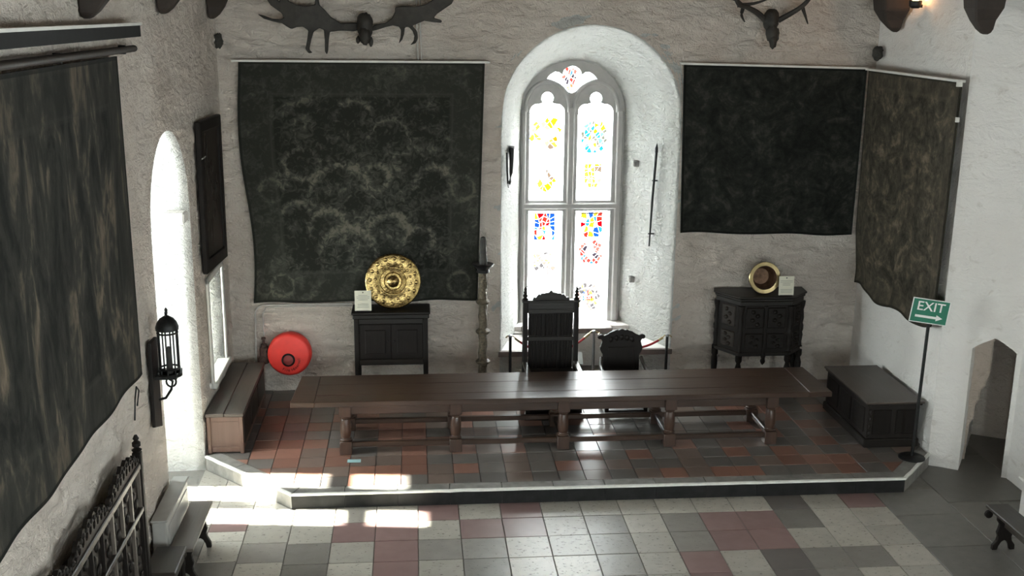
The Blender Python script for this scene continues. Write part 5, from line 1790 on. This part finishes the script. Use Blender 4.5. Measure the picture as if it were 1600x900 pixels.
# ------------------------------------------------------------------ carved settle on the left
se = thing('carved_settle', 'tall black carved settle with openwork crest along the left wall', 'settle', (-2.4, 8.1, 0))
SX, SY0, SY1 = -2.60, 6.5, 9.72
for y in (SY0, SY1 - .07):
    MB().box(SX - .03, SX + .05, y, y + .07, 0, 1.82).build('end_post', 'oak_dark', se, bevel=0.008)
    m = MB().lathe([(.035, 1.82), (.048, 1.84), (.02, 1.86), (.04, 1.88), (.04, 1.91), (.018, 1.93), (.03, 1.95), (.012, 1.985)], (SX + .01, y + .035), 12)
    m.build('finial', 'oak_dark', se, smooth=True)
for z0, z1 in ((1.66, 1.72), (1.24, 1.29), (0.48, 0.56)):
    MB().box(SX - .01, SX + .045, SY0 + .07, SY1 - .07, z0, z1).build('back_rail', 'oak_dark_y', se, bevel=0.008)
NP = 10
for k in range(NP + 1):
    y = lerp(SY0 + .07, SY1 - .09, k / NP)
    MB().box(SX - .005, SX + .035, y - .014, y + .014, 0.56, 1.24).build('stile', 'bench_oak' if k % 2 else 'oak_dark', se, bevel=0.004)
    MB().box(SX - .005, SX + .035, y - .014, y + .014, 1.29, 1.66).build('stile', 'bench_oak' if k > 6 else 'oak_dark', se, bevel=0.004)
    if k < NP:
        y2 = lerp(SY0 + .07, SY1 - .09, (k + 1) / NP)
        for z0, z1 in ((.56, 1.24), (1.29, 1.66)):
            q = MB().box(SX - .02, SX + .005, y + .01, y2 - .01, z0, z1).build('panel', 'oak_dark', se)
            m = MB()
            yc = (y + y2) / 2
            for j in range(5 if z1 < 1.3 else 3):
                zz = lerp(z0 + .08, z1 - .08, j / (4 if z1 < 1.3 else 2))
                m.blob((SX + .008, yc + .04 * (-1) ** j, zz), (.02, .055, .05), j + k, .4, 6)
            m.build('carving', 'oak_dark', q, smooth='all')
rnd = random.Random(31)
for h in range(3):                                # three arched lengths of openwork cresting
    y0, y1 = lerp(SY0 + .08, SY1 - .08, h / 3) + .01, lerp(SY0 + .08, SY1 - .08, (h + 1) / 3) - .01
    n = 26
    out = [(y0, 1.70)]
    for i in range(n + 1):
        t = i / n
        out.append((lerp(y0, y1, t), 1.76 + .15 * math.sin(PI * t) ** .7 + .022 * math.sin(t * PI * 14)))
    out.append((y1, 1.70))
    hl = []
    for i in range(9):
        t = (i + 1) / 10
        yy = lerp(y0, y1, t)
        top = 1.76 + .15 * math.sin(PI * t) ** .7
        zc = (1.73 + top) / 2
        r_ = min(.034, (top - 1.74) / 2.6)
        hl.append([(yy + r_ * math.cos(a), zc + r_ * 1.2 * math.sin(a)) for a in [-2 * PI * j / 8 for j in range(8)]])
    cr_ = MB().plate(out, hl, lambda u, v, w: Vector((SX - .005 + w, u, v)), 0.035).build('cresting', 'oak_dark', se)
    m = MB()
    for i in range(14):
        t = (i + .5) / 14
        m.blob((SX + .03, lerp(y0, y1, t), 1.745 + .13 * math.sin(PI * t) ** .7), (.015, .028, .022), i, .3, 5)
    m.build('leaf_carving', 'oak_dark', cr_, smooth='all')
MB().box(SX + .05, SX + .42, SY0, SY1, 0.42, 0.47).build('seat', 'oak_dark_y', se, bevel=0.008)
MB().box(SX + .06, SX + .40, SY0 + .03, SY1 - .03, 0.02, 0.42).build('seat_box', 'oak_dark', se)

# ------------------------------------------------------------------ benches and ledges
gb = thing('wall_box', 'pale grey painted panel box standing against the left wall', 'box', (-2.62, 10.95, 0))
MB().box(-2.70, -2.555, 10.42, 11.50, 0, 0.74).build('body', 'grey_paint', gb, bevel=0.01)
MB().box(-2.71, -2.535, 10.40, 11.52, 0.74, 0.765).build('top', 'grey_paint', gb, bevel=0.01)
MB().box(-2.56, -2.545, 10.50, 11.42, 0.12, 0.66).build('front_panel', 'grey_paint', gb, bevel=0.008)


def trestle(y, x0, x1, zt, mat, parent):
    c = (x0 + x1) / 2
    w = (x1 - x0) / 2
    half = [(0.80, zt), (0.75, zt - .06), (0.55, zt - .10), (0.62, zt - .16), (0.72, zt - .2), (0.58, zt - .25), (0.66, zt - .30), (0.95, .06), (0.98, 0), (0.55, 0), (0.45, .05), (0.25, .10), (0, .12)]
    out = [(c - p[0] * w, p[1]) for p in half] + [(c + p[0] * w, p[1]) for p in reversed(half[:-1])]
    return MB().plate(out, [], lambda u, v, w_: Vector((u, y + w_, v)), 0.045).build('trestle_end', mat, parent, bevel=0.006)


b1 = thing('oak_bench', 'grey-brown oak bench with shaped ends in front of the pale box', 'bench', (-2.41, 10.9, 0))
MB().box(-2.535, -2.29, 10.36, 11.50, 0.43, 0.465).build('seat', 'bench_oak', b1, bevel=0.006)
MB().box(-2.43, -2.39, 10.45, 11.40, 0.33, 0.43).build('rail', 'oak_dark_y', b1)
trestle(10.50, -2.53, -2.29, 0.43, 'oak_dark', b1)
trestle(11.28, -2.53, -2.29, 0.43, 'oak_dark', b1)
b2 = thing('dark_stool', 'low black oak stool at the end of the carved settle', 'stool', (-2.46, 10.05, 0))
MB().box(-2.64, -2.335, 9.74, 10.30, 0.50, 0.54).build('seat', 'oak_dark_y', b2, bevel=0.01)
for x in (-2.61, -2.40):
    for y in (9.78, 10.22):
        MB().lathe([(.03, 0), (.03, .08), (.02, .10), (.032, .2), (.022, .3), (.03, .36), (.03, .50)], (x + .02, y + .02), 10).build('leg', 'oak_dark', b2, smooth=True)
MB().box(-2.62, -2.355, 9.77, 10.27, 0.42, 0.50).build('frame', 'oak_dark_y', b2)
b3 = thing('dark_bench', 'dark oak bench with carved ends at the right edge', 'bench', (6.53, 10.1, 0))
MB().box(6.40, 6.67, 9.2, 10.86, 0.41, 0.45).build('seat', 'oak_dark_y', b3, bevel=0.008)
MB().box(6.51, 6.55, 9.3, 10.75, 0.28, 0.41).build('rail', 'oak_dark_y', b3)
trestle(10.62, 6.40, 6.67, 0.41, 'oak_dark', b3)
trestle(9.4, 6.40, 6.67, 0.41, 'oak_dark', b3)
MB().lathe([(.03, -.02), (.045, -.015), (.045, .015), (.03, .02)], (0, 0), 12, Matrix.Translation((6.415, 10.80, 0.355)) @ rx(PI / 2)).build('scroll', 'oak_dark', b3, smooth=True)
pn = thing('white_plinth', 'white plastered plinth against the right wall behind the bench', 'plinth', (7.35, 11.0, 0))
MB().prism([(7.16, 9.6), (7.56, 9.6), (7.56, 11.55), (7.16, 11.45)], 0.0, 0.46).build('block', 'wall_smooth', pn, bevel=0.03)
MB().prism([(7.12, 9.6), (7.56, 9.6), (7.56, 11.60), (7.12, 11.48)], 0.46, 0.50).build('top', 'wall_smooth', pn, bevel=0.015)

# ------------------------------------------------------------------ things on the window reveals
def rev_pt(y, z, side, off=0.03):
    return Vector((reveal_x(y, side) + (off if side < 0 else -off), y, z))


hn = thing('hunting_horn', 'dark curved horn hung beside a thin rod on the left window reveal', 'horn', rev_pt(16.3, 3.2, -1))
P = [rev_pt(16.42, 3.80, -1, .05), rev_pt(16.41, 3.62, -1, .055), rev_pt(16.38, 3.44, -1, .055), rev_pt(16.33, 3.31, -1, .05), rev_pt(16.30, 3.26, -1, .05)]
MB().tube(P, [.042, .034, .027, .02, .014], 10).build('horn', 'iron', hn, smooth=True)
MB().tube([rev_pt(16.10, 3.78, -1, .05), rev_pt(16.14, 3.5, -1, .05), rev_pt(16.20, 3.28, -1, .05)], .014, 8).build('rod', 'iron', hn, smooth=True)
MB().tube([rev_pt(16.42, 3.80, -1, .05), rev_pt(16.43, 3.83, -1, .05)], [.05, .055], 10).build('mouth_rim', 'steel', hn, smooth=True)
MB().tube([rev_pt(16.18, 3.30, -1, .05), rev_pt(16.24, 3.24, -1, .05), rev_pt(16.30, 3.27, -1, .05)], .012, 8).build('chain', 'steel', hn, smooth=True)
spx = thing('spear', 'long thin dark spear leaning on the right window reveal', 'spear', rev_pt(16.4, 2.2, 1))
MB().tube([rev_pt(16.50, 2.26, 1, .05), rev_pt(16.47, 3.0, 1, .05), rev_pt(16.42, 3.74, 1, .05)], [.012, .02, .022], 8).build('shaft', 'iron', spx, smooth=True)
MB().tube([rev_pt(16.42, 3.74, 1, .05), rev_pt(16.42, 3.80, 1, .05), rev_pt(16.41, 3.88, 1, .05)], [.026, .024, .004], 8).build('head', 'iron', spx, smooth=True)
MB().tube([rev_pt(16.49, 2.46, 1, -.02), rev_pt(16.49, 2.46, 1, .08)], .012, 6).build('peg', 'iron', spx)
MB().tube([rev_pt(16.45, 3.3, 1, -.02), rev_pt(16.45, 3.3, 1, .08)], .012, 6).build('peg', 'iron', spx)
for lb, y, z in (('upper small stone peg on the right window reveal', 16.95, 3.5), ('lower small stone peg on the right window reveal', 16.95, 1.62)):
    p = rev_pt(y, z, 1, .02)
    tag(MB().box(p.x - .05, p.x + .06, y - .05, y + .05, z - .05, z + .05).build('stone_peg', 'kerb', bevel=0.015), lb, 'stone')
